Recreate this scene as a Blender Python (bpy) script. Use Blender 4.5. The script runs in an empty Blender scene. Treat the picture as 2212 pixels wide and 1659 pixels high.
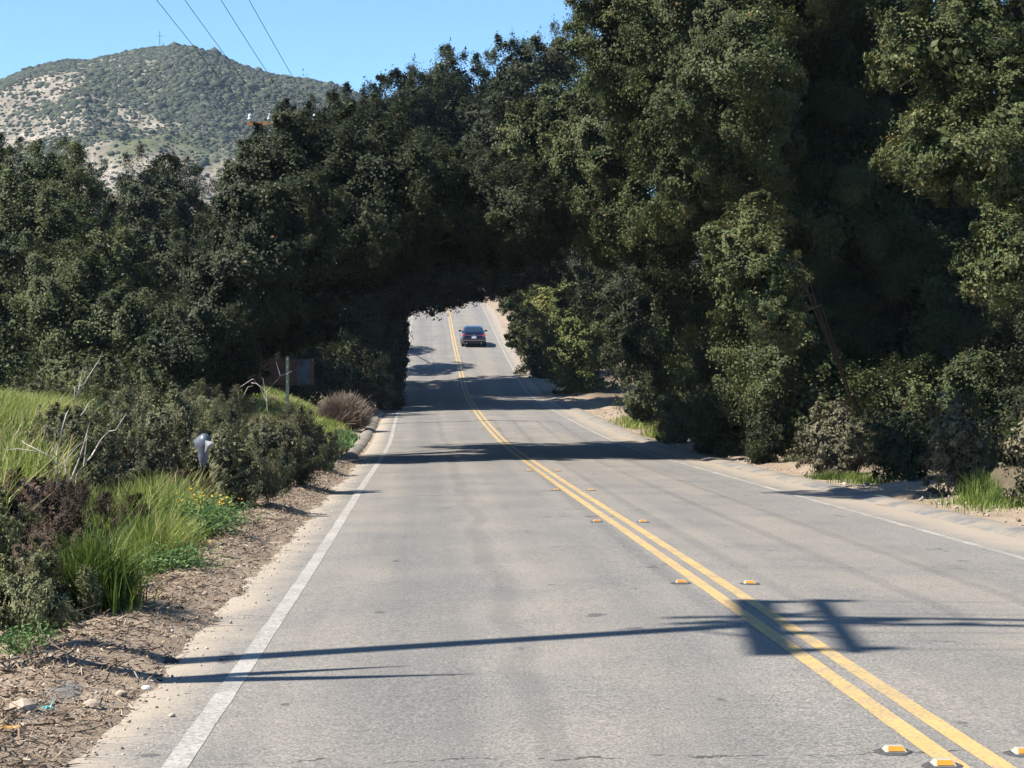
import bpy, math, random
import numpy as np
from mathutils import Vector
R = math.radians
rng = np.random.default_rng(7)
random.seed(7)
S = bpy.context.scene
COL = S.collection

# ------------------------------------------------------------------ camera, light, exposure
F, CX, CY, CAMZ = 4040.0, 1106.0, 829.5, 1.6     # pixel units of a 2212 x 1659 view
cam = bpy.data.cameras.new('camera'); co = bpy.data.objects.new('camera', cam); COL.objects.link(co)
co.location = (0, 0, CAMZ); co.rotation_euler = (R(90), 0, 0)
cam.sensor_width = 36; cam.lens = 36 * F / 2212; cam.clip_start = .1; cam.clip_end = 9000
S.camera = co
SUN_EL, SUN_AZ = 50.0, 20.0                       # light travels to +x and 20 degrees forward
sd = np.array([-math.cos(R(SUN_EL)) * math.cos(R(SUN_AZ)), -math.cos(R(SUN_EL)) * math.sin(R(SUN_AZ)), math.sin(R(SUN_EL))])
sun = bpy.data.lights.new('sun', 'SUN'); so = bpy.data.objects.new('sun', sun); COL.objects.link(so)
sun.energy = 5.0; sun.angle = R(.5); sun.color = (1, .955, .87)
so.rotation_euler = Vector(sd).to_track_quat('Z', 'Y').to_euler(); so.location = (-30, -10, 40)
W = bpy.data.worlds.new('World'); S.world = W; W.use_nodes = True
wn = W.node_tree.nodes; wl = W.node_tree.links
sky = wn.new('ShaderNodeTexSky'); sky.sky_type = 'NISHITA'; sky.sun_disc = False
sky.sun_elevation = R(SUN_EL); sky.sun_rotation = R(270 - SUN_AZ)
sky.altitude = 500; sky.air_density = .9; sky.dust_density = .05; sky.ozone_density = 4.0
skm = wn.new('ShaderNodeMix'); skm.data_type = 'RGBA'; skm.blend_type = 'MULTIPLY'; skm.inputs[0].default_value = 1
wl.new(sky.outputs[0], skm.inputs[6]); skm.inputs[7].default_value = (.86, 1.1, 1.18, 1)
wl.new(skm.outputs[2], wn['Background'].inputs[0]); wn['Background'].inputs[1].default_value = .068
S.view_settings.view_transform = 'Standard'; S.view_settings.look = 'None'
S.view_settings.exposure = 1.5; S.view_settings.gamma = 1
S.cycles.max_bounces = 5; S.cycles.transparent_max_bounces = 6
S.cycles.diffuse_bounces = 3; S.cycles.glossy_bounces = 2; S.cycles.transmission_bounces = 3

# ------------------------------------------------------------------ helpers
def P(px, py, D):
    return np.array([(px - CX) * D / F, D, CAMZ - (py - CY) * D / F])

def tag(o, label=None, cat=None, group=None, kind=None):
    if label: o['label'] = label
    if cat: o['category'] = cat
    if group: o['group'] = group
    if kind: o['kind'] = kind
    return o

def empty(name, loc, label, cat, group=None):
    o = bpy.data.objects.new(name, None); COL.objects.link(o); o.location = tuple(float(v) for v in loc)
    o.empty_display_size = .3
    return tag(o, label, cat, group)

def quads(name, V, Fc, mat, parent=None, tint=None, uv=None, smooth=False):
    """mesh from a vertex array and an (n,k) face array; parent's location is subtracted"""
    V = np.asarray(V, dtype=np.float32).reshape(-1, 3); Fc = np.asarray(Fc, dtype=np.int32)
    if parent is not None: V = V - np.array(parent.location, dtype=np.float32)
    me = bpy.data.meshes.new(name); n, k = Fc.shape
    me.vertices.add(len(V)); me.vertices.foreach_set('co', V.ravel())
    me.loops.add(n * k); me.loops.foreach_set('vertex_index', Fc.ravel())
    me.polygons.add(n); me.polygons.foreach_set('loop_start', np.arange(0, n * k, k, dtype=np.int32))
    me.polygons.foreach_set('loop_total', np.full(n, k, dtype=np.int32))
    if smooth: me.polygons.foreach_set('use_smooth', np.ones(n, dtype=bool))
    if tint is not None:
        a = me.attributes.new('tint', 'FLOAT', 'FACE'); a.data.foreach_set('value', np.asarray(tint, dtype=np.float32))
    if uv is not None:
        l = me.uv_layers.new(name='tD'); l.data.foreach_set('uv', np.asarray(uv, dtype=np.float32)[Fc.ravel()].ravel())
    me.update(); me.validate()
    if mat: me.materials.append(mat)
    o = bpy.data.objects.new(name, me); COL.objects.link(o)
    if parent is not None:
        o.parent = parent
        if name in ('twigs', 'blades', 'leaves', 'flowers', 'crown', 'foliage'): o['kind'] = 'stuff'
    return o

class MB:
    """collects small polygons for one mesh"""
    def __init__(s): s.v = []; s.f = []
    def add(s, vs, fs):
        b = len(s.v); s.v += [tuple(float(c) for c in v) for v in vs]; s.f += [tuple(i + b for i in f) for f in fs]; return s
    def box(s, c, d, rot=0.0, taper=1.0):
        x, y, z = d[0] / 2, d[1] / 2, d[2] / 2; cs, sn = math.cos(rot), math.sin(rot); vs = []
        for dz in (-z, z):
            k = 1 if dz < 0 else taper
            for dx, dy in ((-x, -y), (x, -y), (x, y), (-x, y)):
                dx *= k; dy *= k
                vs.append((c[0] + dx * cs - dy * sn, c[1] + dx * sn + dy * cs, c[2] + dz))
        return s.add(vs, [(3, 2, 1, 0), (4, 5, 6, 7), (0, 1, 5, 4), (1, 2, 6, 5), (2, 3, 7, 6), (3, 0, 4, 7)])
    def tube(s, pts, rad, n=8, cap=True):
        pts = [Vector(p) for p in pts]
        if not isinstance(rad, (list, tuple)): rad = [rad] * len(pts)
        vs = []; fs = []
        for i, p in enumerate(pts):
            t = (pts[min(i + 1, len(pts) - 1)] - pts[max(i - 1, 0)]).normalized()
            a = t.cross(Vector((0, 0, 1)) if abs(t.z) < .9 else Vector((1, 0, 0))).normalized(); b = t.cross(a)
            for k in range(n):
                an = 2 * math.pi * k / n; vs.append(p + (a * math.cos(an) + b * math.sin(an)) * rad[i])
        for i in range(len(pts) - 1):
            for k in range(n):
                fs.append((i * n + k, i * n + (k + 1) % n, (i + 1) * n + (k + 1) % n, (i + 1) * n + k))
        if cap: fs += [tuple(range(n)), tuple(range(len(vs) - 1, len(vs) - n - 1, -1))]
        return s.add(vs, fs)
    def lathe(s, c, prof, n=12):
        vs = []; fs = []
        for r, z in prof:
            for k in range(n):
                an = 2 * math.pi * k / n; vs.append((c[0] + r * math.cos(an), c[1] + r * math.sin(an), c[2] + z))
        for i in range(len(prof) - 1):
            for k in range(n):
                fs.append((i * n + k, i * n + (k + 1) % n, (i + 1) * n + (k + 1) % n, (i + 1) * n + k))
        fs += [tuple(range(n))[::-1], tuple(range(len(vs) - n, len(vs)))]
        return s.add(vs, fs)
    def build(s, name, mat, parent=None, smooth=False, bevel=0):
        me = bpy.data.meshes.new(name); off = Vector(parent.location) if parent is not None and parent.parent is None else Vector((0, 0, 0))
        if parent is not None and parent.parent is not None: off = Vector(parent.parent.location)
        me.from_pydata([tuple(Vector(v) - off) for v in s.v], [], s.f); me.update(); me.validate()
        if smooth:
            for p in me.polygons: p.use_smooth = True
        if mat: me.materials.append(mat)
        o = bpy.data.objects.new(name, me); COL.objects.link(o)
        if parent is not None: o.parent = parent
        if bevel:
            m = o.modifiers.new('bevel', 'BEVEL'); m.width = bevel; m.segments = 2
        return o

def vnoise(x, y, seed=0):
    xi = np.floor(x).astype(np.int64); yi = np.floor(y).astype(np.int64); xf = x - xi; yf = y - yi
    def h(a, b):
        n = (a * 374761393 + b * 668265263 + seed * 974634777) & 0x7fffffff
        n = ((n ^ (n >> 13)) * 1274126177) & 0x7fffffff
        return ((n ^ (n >> 16)) & 0xffff) / 65535.0
    u = xf * xf * (3 - 2 * xf); v = yf * yf * (3 - 2 * yf)
    return (h(xi, yi) * (1 - u) + h(xi + 1, yi) * u) * (1 - v) + (h(xi, yi + 1) * (1 - u) + h(xi + 1, yi + 1) * u) * v
def fbm(x, y, oct=4, seed=0):
    a = 1.0; s = 0; t = 0
    for i in range(oct):
        s = s + a * vnoise(x * 2 ** i + 17.3 * i, y * 2 ** i - 9.1 * i, seed + i); t += a; a *= .5
    return s / t
def sst(a, b, x):
    u = np.clip((x - a) / (b - a), 0, 1); return u * u * (3 - 2 * u)
def nrmz(v): return v / np.maximum(np.linalg.norm(v, axis=-1, keepdims=True), 1e-9)

# ------------------------------------------------------------------ road alignment and ground height
_d = np.linspace(-200, 400, 6001)
def _sm(a, w):
    k = np.ones(w) / w; p = np.pad(a, w, mode='edge'); return np.convolve(np.convolve(p, k, 'same'), k, 'same')[w:-w]
_x = [(-200, 10.5), (0, 2.32), (8, 1.985), (15.3, 1.68), (24.6, 1.24), (31.7, .88), (41.9, .43), (48.4, .13), (57, -.27), (68.5, -.88), (80, -1.46),
      (94, -2.1), (105, -2.6), (113, -2.95), (123, -3.4), (134, -3.95), (145, -4.5), (160, -5.2), (170, -5.65), (185, -6.35), (195, -7.0), (215, -8.8), (260, -16), (400, -60)]
_z = [(-200, .8), (0, 0), (24.6, -.1), (48, -.19), (57, -.17), (68.5, .06), (80, .36), (94, .7), (105, 1.1), (113, 1.6), (123, 2.55), (134, 3.65), (145, 4.85),
      (153, 5.7), (170, 7.55), (185, 9.1), (195, 10.2), (215, 11.8), (240, 13.2), (270, 14), (320, 14.6), (400, 15)]
_xs = _sm(np.interp(_d, *zip(*_x)), 90); _zs = _sm(np.interp(_d, *zip(*_z)), 70)
def xc(y): return np.interp(y, _d, _xs)
def zr(y): return np.interp(y, _d, _zs)
def crown(t): return -.015 * np.minimum(np.abs(t), 5)
def gh(t, y):
    """ground height at lateral offset t from the centre line and distance y"""
    t = np.asarray(t, float); y = np.asarray(y, float)
    z = zr(y) + crown(t)
    inner = 1 - sst(3.7, 4.1, np.abs(t) + np.where(t < 0, .75, .3) * (fbm(t * 2.2, y * 1.7, 4, 19) - .5)); z = z - .06 * inner
    nz = fbm(t * 1.1, y * 1.1, 4, 3) - .5
    out = sst(4.0, 5.2, np.abs(t))
    near = 1 - sst(40, 47, y)
    bank = (.85 * sst(4.7, 9.2, -t)) * near + .25 * sst(4.7, 9, -t) * sst(72, 85, y)
    mound = 1.3 * np.exp(-((t + 8.2) / 2.1) ** 2 - ((y - 66) / 8.0) ** 2) * sst(-4.5, -5.2, t)
    debris = .135 * np.exp(-((t + 4.45) / .42) ** 2) * near * (.5 + 1.0 * fbm(y * .55, t * .3, 2, 11))
    right = .05 * sst(4.9, 7, t) + .035 * np.maximum(t - 5, 0) * (1 - sst(15, 60, t))
    z = z + .07 * (fbm(t * 4.2, y * 4.2, 3, 14) - .5) * sst(3.95, 4.2, -t)
    z = z + bank + mound + debris + right + out * nz * (.22 + .25 * sst(12, 60, np.abs(t)))
    return z
def G(t, y): return np.array([float(xc(y)) + t, y, float(gh(t, y))])
def Gx(x, y): return float(gh(x - xc(y), y))

# ------------------------------------------------------------------ materials
def mat(name, rough=.85, spec=.3):
    m = bpy.data.materials.new(name); m.use_nodes = True; b = m.node_tree.nodes['Principled BSDF']
    b.inputs['Roughness'].default_value = rough; b.inputs['Specular IOR Level'].default_value = spec
    return m, m.node_tree.nodes, m.node_tree.links, b
def ramp(N, pts):
    r = N.new('ShaderNodeValToRGB'); e = r.color_ramp.elements
    while len(e) < len(pts): e.new(.5)
    for k, (p, c) in zip(e, pts): k.position = p; k.color = (*c, 1)
    return r
def noise(N, L, scale, detail=4, vec=None, rough=.55):
    n = N.new('ShaderNodeTexNoise'); n.inputs['Scale'].default_value = scale; n.inputs['Detail'].default_value = detail
    n.inputs['Roughness'].default_value = rough
    if vec is not None: L.new(vec, n.inputs['Vector'])
    return n
def mix(N, L, a, b, fac, mode='MIX'):
    m = N.new('ShaderNodeMix'); m.data_type = 'RGBA'; m.blend_type = mode
    for sock, val in ((0, fac), (6, a), (7, b)):
        if hasattr(val, 'links') or hasattr(val, 'is_linked'): L.new(val, m.inputs[sock])
        else: m.inputs[sock].default_value = val if sock == 0 else (*val, 1)
    return m.outputs[2]
def mth(N, L, op, a, b=None, c=None):
    m = N.new('ShaderNodeMath'); m.operation = op
    for i, v in enumerate((a, b, c)):
        if v is None: continue
        if hasattr(v, 'is_linked'): L.new(v, m.inputs[i])
        else: m.inputs[i].default_value = v
    return m.outputs[0]
def mrange(N, L, v, a, b, c=0, d=1):
    m = N.new('ShaderNodeMapRange'); m.interpolation_type = 'SMOOTHSTEP'; L.new(v, m.inputs[0])
    for i, x in enumerate((a, b, c, d)): m.inputs[i + 1].default_value = x
    return m.outputs[0]
def geo(N): return N.new('ShaderNodeNewGeometry').outputs['Position']
def bump(N, L, b, h, dist, strength=1):
    k = N.new('ShaderNodeBump'); k.inputs['Distance'].default_value = dist; k.inputs['Strength'].default_value = strength
    L.new(h, k.inputs['Height']); L.new(k.outputs[0], b.inputs['Normal'])
def plain(name, c, rough=.7, spec=.3, metal=0, var=.25, scale=12):
    m, N, L, b = mat(name, rough, spec); b.inputs['Metallic'].default_value = metal
    n = noise(N, L, scale, 4, N.new('ShaderNodeTexCoord').outputs['Object'])
    r = ramp(N, [(.3, tuple(x * (1 - var) for x in c)), (.7, tuple(min(1, x * (1 + var)) for x in c))])
    L.new(n.outputs[0], r.inputs[0]); L.new(r.outputs[0], b.inputs['Base Color'])
    return m
LEAFK = .93
def leafmat(name, pts, rough=.55, spec=.13, trans=.18):
    m, N, L, b = mat(name, rough, spec)
    a = N.new('ShaderNodeAttribute'); a.attribute_name = 'tint'
    r = ramp(N, [(p, tuple(c_ * LEAFK for c_ in c)) for p, c in pts]); L.new(a.outputs['Fac'], r.inputs[0]); L.new(r.outputs[0], b.inputs['Base Color'])
    if trans:
        t = N.new('ShaderNodeBsdfTranslucent'); L.new(r.outputs[0], t.inputs[0])
        mx = N.new('ShaderNodeMixShader'); mx.inputs[0].default_value = trans
        L.new(b.outputs[0], mx.inputs[1]); L.new(t.outputs[0], mx.inputs[2])
        L.new(mx.outputs[0], N['Material Output'].inputs[0])
    return m

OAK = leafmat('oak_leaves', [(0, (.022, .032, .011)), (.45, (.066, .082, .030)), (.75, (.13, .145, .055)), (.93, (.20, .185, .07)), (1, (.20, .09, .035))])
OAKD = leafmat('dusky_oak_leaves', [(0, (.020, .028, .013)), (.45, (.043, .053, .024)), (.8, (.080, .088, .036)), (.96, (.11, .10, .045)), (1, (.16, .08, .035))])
OAKY = leafmat('yellow_green_leaves', [(0, (.05, .07, .024)), (.4, (.12, .15, .045)), (.8, (.22, .22, .07)), (1, (.30, .25, .09))])
DUSTY = leafmat('dusty_leaves', [(0, (.05, .048, .03)), (.4, (.12, .11, .065)), (.8, (.21, .18, .11)), (1, (.28, .19, .10))], trans=.1)
SCRUB = leafmat('scrub_leaves', [(0, (.075, .066, .044)), (.3, (.125, .122, .07)), (.7, (.21, .225, .10)), (1, (.32, .35, .14))], spec=.15)
DRY = leafmat('dry_twigs', [(0, (.045, .03, .022)), (.5, (.10, .07, .05)), (1, (.20, .15, .11))], trans=0, rough=.8)
DRYP = leafmat('dry_purple_twigs', [(0, (.16, .12, .095)), (.5, (.28, .215, .165)), (1, (.40, .32, .25))], trans=0, rough=.8)
TWIG = leafmat('grey_twigs', [(0, (.07, .06, .05)), (.6, (.16, .145, .125)), (1, (.34, .31, .28))], trans=0, rough=.8)
GRASS = leafmat('grass_blades', [(0, (.05, .085, .016)), (.3, (.13, .19, .034)), (.62, (.25, .31, .06)), (.8, (.42, .40, .15)), (1, (.55, .42, .27))], rough=.45, trans=.35)
WEED = leafmat('weed_leaves', [(0, (.05, .10, .03)), (.5, (.11, .19, .06)), (1, (.2, .29, .11))], trans=.25)
FLOWER = leafmat('yellow_flowers', [(0, (.5, .28, .02)), (1, (.62, .42, .05))], trans=.1)
BARK = None
def bark():
    m, N, L, b = mat('oak_bark', .9, .1)
    mp = N.new('ShaderNodeMapping'); mp.inputs['Scale'].default_value = (6, 6, 1.4); L.new(N.new('ShaderNodeTexCoord').outputs['Object'], mp.inputs[0])
    n = noise(N, L, 2.5, 6, mp.outputs[0], .7); r = ramp(N, [(.3, (.018, .015, .012)), (.55, (.055, .048, .041)), (.75, (.12, .11, .098))])
    L.new(n.outputs[0], r.inputs[0]); L.new(r.outputs[0], b.inputs['Base Color']); bump(N, L, b, n.outputs[0], .06, .9)
    return m
BARK = bark()

def road_mat():
    m, N, L, b = mat('old_asphalt', .9, .25)
    uv = N.new('ShaderNodeUVMap').outputs[0]; sx = N.new('ShaderNodeSeparateXYZ'); L.new(uv, sx.inputs[0])
    t, y = sx.outputs[0], sx.outputs[1]; pos = geo(N)
    agg = noise(N, L, 62, 3, pos, .75); agr = ramp(N, [(.32, (.085, .086, .09)), (.5, (.205, .202, .197)), (.68, (.36, .345, .32))]); L.new(agg.outputs[0], agr.inputs[0])
    agg2 = noise(N, L, 17, 4, pos, .8); a2 = ramp(N, [(.3, (.62, .62, .63)), (.7, (1.35, 1.33, 1.3))]); L.new(agg2.outputs[0], a2.inputs[0])
    col = mix(N, L, agr.outputs[0], a2.outputs[0], .55, 'MULTIPLY')
    # long streaks along the road: polished wheel paths, dusty strips between them
    st = N.new('ShaderNodeCombineXYZ'); L.new(mth(N, L, 'MULTIPLY', t, 1.9), st.inputs[0]); L.new(mth(N, L, 'MULTIPLY', y, .045), st.inputs[1])
    sn = noise(N, L, 1.6, 5, st.outputs[0], .6); sr = ramp(N, [(.32, (.80, .81, .83)), (.5, (1.0, 1.0, 1.0)), (.68, (1.12, 1.11, 1.08))]); L.new(sn.outputs[0], sr.inputs[0])
    col = mix(N, L, col, sr.outputs[0], .5, 'MULTIPLY')
    big = noise(N, L, .55, 5, pos, .6); br = ramp(N, [(.35, (.86, .87, .88)), (.65, (1.1, 1.08, 1.05))]); L.new(big.outputs[0], br.inputs[0])
    col = mix(N, L, col, br.outputs[0], .8, 'MULTIPLY')
    wob = mth(N, L, 'MULTIPLY', mth(N, L, 'SUBTRACT', noise(N, L, .35, 2, pos).outputs[0], .5), .5)
    tw = mth(N, L, 'ADD', t, wob)
    def band(c, w, soft): return mrange(N, L, mth(N, L, 'ABSOLUTE', mth(N, L, 'SUBTRACT', tw, c)), w, w + soft, 1, 0)
    for c, w, s_, k in ((-2.45, .25, .35, .22), (-.95, .2, .35, .16), (1.05, .16, .3, .10), (2.55, .22, .3, .10), (-1.78, .04, .12, .30), (3.08, .03, .09, .08)):
        col = mix(N, L, col, (.085, .088, .095), mth(N, L, 'MULTIPLY', band(c, w, s_), k))
    for c, w, s_, k in ((-1.5, .2, .5, .12), (1.8, .4, .5, .20), (.55, .25, .4, .12), (-3.1, .2, .3, .10)):
        col = mix(N, L, col, (.36, .31, .245), mth(N, L, 'MULTIPLY', mth(N, L, 'MULTIPLY', band(c, w, s_), k), mrange(N, L, big.outputs[0], .25, .6)))
    # dusty edges
    edn = mth(N, L, 'MULTIPLY', mth(N, L, 'SUBTRACT', noise(N, L, 1.3, 5, pos, .65).outputs[0], .5), .9)
    le = mrange(N, L, mth(N, L, 'ADD', t, edn), -3.95, -3.45, 1, 0); re = mrange(N, L, mth(N, L, 'ADD', t, edn), 3.35, 4.15, 0, 1)
    col = mix(N, L, col, (.37, .325, .268), mth(N, L, 'MULTIPLY', le, .82)); col = mix(N, L, col, (.38, .325, .26), mth(N, L, 'MULTIPLY', re, .7))
    # transverse cracks
    wig = mth(N, L, 'MULTIPLY', mth(N, L, 'SUBTRACT', noise(N, L, 2.2, 6, pos, .7).outputs[0], .5), .55)
    brk = mrange(N, L, noise(N, L, 5, 2, pos).outputs[0], .42, .56)
    for yc, t0, t1, w in ((8.28, -3.2, .2, .012), (19.4, -1.1, -.2, .016), (29.3, -2.6, -1.7, .05), (24.0, -.9, .2, .03), (25.4, -.6, .4, .02), (12.0, .4, 3.2, .006), (30.2, -3, 1.8, .01), (17.2, 1, 3.4, .008)):
        d = mrange(N, L, mth(N, L, 'ABSOLUTE', mth(N, L, 'SUBTRACT', mth(N, L, 'ADD', y, wig), yc)), w * .6, w * 1.8, 1, 0)
        rngm = mrange(N, L, mth(N, L, 'ABSOLUTE', mth(N, L, 'SUBTRACT', t, (t0 + t1) / 2)), (t1 - t0) / 2 - .1, (t1 - t0) / 2 + .1, 1, 0)
        col = mix(N, L, col, (.03, .03, .033), mth(N, L, 'MULTIPLY', mth(N, L, 'MULTIPLY', d, rngm), mth(N, L, 'MULTIPLY', brk, .85)))
    # dark oil spots
    vs = N.new('ShaderNodeVectorMath'); vs.operation = 'MULTIPLY'; L.new(pos, vs.inputs[0]); vs.inputs[1].default_value = (1, .8, 1)
    spn = noise(N, L, 2.6, 5, vs.outputs[0], .55); sp = mrange(N, L, spn.outputs[0], .665, .705)
    col = mix(N, L, col, (.07, .072, .078), mth(N, L, 'MULTIPLY', sp, .75))
    col = mix(N, L, col, (.875, .832, .778), 1.0, 'MULTIPLY')
    L.new(col, b.inputs['Base Color']); bump(N, L, b, agg.outputs[0], .006, .7)
    return m
def paint_mat(name, c, wear, lo=.42, hi=.6):
    m, N, L, b = mat(name, .75, .3); pos = geo(N)
    n = noise(N, L, 34, 5, pos, .75); n2 = noise(N, L, 1.7, 4, pos)
    w = mrange(N, L, mth(N, L, 'ADD', n.outputs[0], mth(N, L, 'MULTIPLY', mth(N, L, 'SUBTRACT', n2.outputs[0], .5), .35)), lo, hi)
    cc = mix(N, L, c, (.19, .18, .165), mth(N, L, 'MULTIPLY', w, wear))
    v = noise(N, L, 4, 4, pos); vr = ramp(N, [(.3, (.86, .85, .83)), (.7, (1.05, 1.05, 1.05))]); L.new(v.outputs[0], vr.inputs[0])
    L.new(mix(N, L, cc, vr.outputs[0], .8, 'MULTIPLY'), b.inputs['Base Color']); bump(N, L, b, n.outputs[0], .004, .5)
    return m
def ground_mat():
    m, N, L, b = mat('sandy_earth', .95, .1); pos = geo(N)
    uv = N.new('ShaderNodeUVMap').outputs[0]; sx = N.new('ShaderNodeSeparateXYZ'); L.new(uv, sx.inputs[0]); t, y = sx.outputs[0], sx.outputs[1]
    n1 = noise(N, L, .9, 6, pos, .65); r1 = ramp(N, [(.3, (.22, .165, .115)), (.5, (.31, .24, .175)), (.7, (.37, .295, .22))]); L.new(n1.outputs[0], r1.inputs[0])
    n2 = noise(N, L, 28, 5, pos, .75); r2 = ramp(N, [(.3, (.66, .64, .62)), (.55, (1, 1, 1)), (.75, (1.22, 1.2, 1.18))]); L.new(n2.outputs[0], r2.inputs[0])
    col = mix(N, L, r1.outputs[0], r2.outputs[0], .85, 'MULTIPLY')
    n3 = noise(N, L, 6, 5, pos, .7)
    lit = mth(N, L, 'MULTIPLY', mrange(N, L, n3.outputs[0], .45, .6), mrange(N, L, t, -4.0, -4.5))
    col = mix(N, L, col, (.16, .115, .08), mth(N, L, 'MULTIPLY', lit, .35))
    green = mth(N, L, 'MULTIPLY', mrange(N, L, mth(N, L, 'ADD', t, mth(N, L, 'MULTIPLY', n1.outputs[0], 1.2)), -4.6, -5.2), mrange(N, L, n3.outputs[0], .3, .5))
    col = mix(N, L, col, (.075, .07, .032), mth(N, L, 'MULTIPLY', green, .85))
    far = mrange(N, L, mth(N, L, 'ABSOLUTE', t), 9, 16); col = mix(N, L, col, (.11, .10, .06), mth(N, L, 'MULTIPLY', far, .8))
    duff = mth(N, L, 'MULTIPLY', mrange(N, L, mth(N, L, 'ADD', t, mth(N, L, 'MULTIPLY', n1.outputs[0], 1.5)), 6.6, 8.0), .8)
    col = mix(N, L, col, (.10, .075, .05), duff)
    L.new(col, b.inputs['Base Color']); bump(N, L, b, mth(N, L, 'ADD', n2.outputs[0], n3.outputs[0]), .03, .7)
    return m
def dike_mat():
    m, N, L, b = mat('curb_asphalt', .9, .2); pos = geo(N)
    a = noise(N, L, 55, 4, pos, .75); r = ramp(N, [(.32, (.075, .075, .075)), (.5, (.145, .14, .135)), (.68, (.22, .21, .195))]); L.new(a.outputs[0], r.inputs[0])
    n = noise(N, L, 1.6, 5, pos, .65); col = mix(N, L, r.outputs[0], (.27, .225, .172), mth(N, L, 'MULTIPLY', mrange(N, L, n.outputs[0], .36, .58), .8))
    L.new(col, b.inputs['Base Color']); bump(N, L, b, a.outputs[0], .008, .6)
    return m
def hill_mat():
    m, N, L, b = mat('hill_earth', .95, .05); pos = geo(N)
    n = noise(N, L, .013, 7, pos, .68); n2 = noise(N, L, .09, 5, pos, .7)
    tan = ramp(N, [(.3, (.125, .11, .088)), (.5, (.205, .178, .142)), (.66, (.34, .295, .245))]); L.new(n2.outputs[0], tan.inputs[0])
    grn = ramp(N, [(.3, (.065, .075, .042)), (.7, (.11, .12, .06))]); L.new(n2.outputs[0], grn.inputs[0])
    f = mrange(N, L, n.outputs[0], .51, .64)
    col = mix(N, L, tan.outputs[0], grn.outputs[0], f)
    L.new(col, b.inputs['Base Color']); bump(N, L, b, n2.outputs[0], 2.5, .6)
    return m
ROAD = road_mat(); GROUND = ground_mat(); DIKE = dike_mat(); HILL = hill_mat()
WHITE = paint_mat('worn_white_paint', (.37, .345, .305), .85); WHITEF = paint_mat('dusty_white_paint', (.42, .38, .32), .9, .36, .56)
YELLOW = paint_mat('worn_yellow_paint', (.49, .325, .115), .7)
POLEW = plain('brown_pole_wood', (.11, .05, .024), .85, .1, var=.4, scale=9)
ARMW = plain('orange_arm_wood', (.36, .16, .07), .85, .1, var=.35, scale=14)
PORC = plain('grey_porcelain', (.55, .58, .62), .25, .5, var=.12)
WIRE = plain('dark_wire', (.04, .05, .055), .6, .3)
GALV = plain('galvanised_steel', (.075, .10, .095), .6, .4, .3, var=.3)
CREAM = plain('cream_plastic', (.36, .33, .26), .5, .4, var=.08); AMBER = plain('amber_lens', (.50, .20, .02), .2, .6, var=.1)
BITUM = plain('bitumen_pad', (.055, .052, .052), .8, .3, var=.3, scale=40)
ROCKM = plain('tan_rock', (.34, .27, .21), .9, .15, var=.35, scale=14); ROCKD = plain('dark_rock', (.055, .052, .05), .9, .15, var=.4, scale=14)

# ------------------------------------------------------------------ ground, road, kerbs, markings
def grid(name, tv, yv, zf, m, kind='structure'):
    T, Y = np.meshgrid(tv, yv); X = xc(Y) + T; Z = zf(T, Y)
    V = np.stack([X, Y, Z], -1).reshape(-1, 3); n, k = T.shape
    i = np.arange(n * k).reshape(n, k); Fq = np.stack([i[:-1, :-1], i[:-1, 1:], i[1:, 1:], i[1:, :-1]], -1).reshape(-1, 4)
    o = quads(name, V, Fq, m, uv=np.stack([T, Y], -1).reshape(-1, 2), smooth=True)
    return tag(o, kind=kind)
tv = np.concatenate([-np.geomspace(16, 1250, 40)[::-1], np.arange(-15.5, -6, .35), np.arange(-6, -3.4, .1), np.arange(-3.2, 3.3, .8), np.arange(3.5, 6.6, .15), np.arange(6.8, 16, .5), np.geomspace(17, 1250, 40)])
yv = np.concatenate([-np.geomspace(6, 500, 16)[::-1], np.arange(-5, 5, .6), np.arange(5, 50, .14), np.arange(50, 100, .4), np.arange(100, 260, 1.5), np.geomspace(262, 1300, 40)])
grid('ground', tv, yv, gh, GROUND)
yr = np.concatenate([np.arange(-60, 6, 3), np.arange(6, 60, .5), np.arange(60, 300, 1.5)])
rz = lambda T, Y: zr(Y) + crown(T)
tvr = np.array([-4.15, -4.0, -3.6, -3, -2, -1, 0, 1, 2, 3, 3.6, 4.1, 4.45])
grid('road', tvr, yr, lambda T, Y: rz(T, Y) + .004 - .09 * (T < -4.1), ROAD)
def strip(name, t0, t1, m, ya=-60, yb=300, wob=.006):
    y = np.concatenate([np.arange(ya, 60, .25), np.arange(60, yb, 1.0)])
    a = t0 + wob * 2 * (fbm(y * 2.3, y * 0, 3, 5) - .5); b_ = t1 + wob * 2 * (fbm(y * 2.3, y * 0 + 9, 3, 6) - .5)
    V = np.stack([np.stack([xc(y) + q, y, rz(q, y) + .0064], -1) for q in (a, b_)], 1).reshape(-1, 3)
    n = len(y); i = np.arange(n) * 2; Fq = np.stack([i[:-1], i[:-1] + 1, i[1:] + 1, i[1:]], -1)
    return tag(quads(name, V, Fq, m), kind='structure')
strip('white_edge_line', -3.515, -3.4, WHITE); strip('white_edge_line', 3.46, 3.57, WHITEF)
strip('yellow_centre_line', -.15, -.045, YELLOW); strip('yellow_centre_line', .045, .15, YELLOW)
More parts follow.
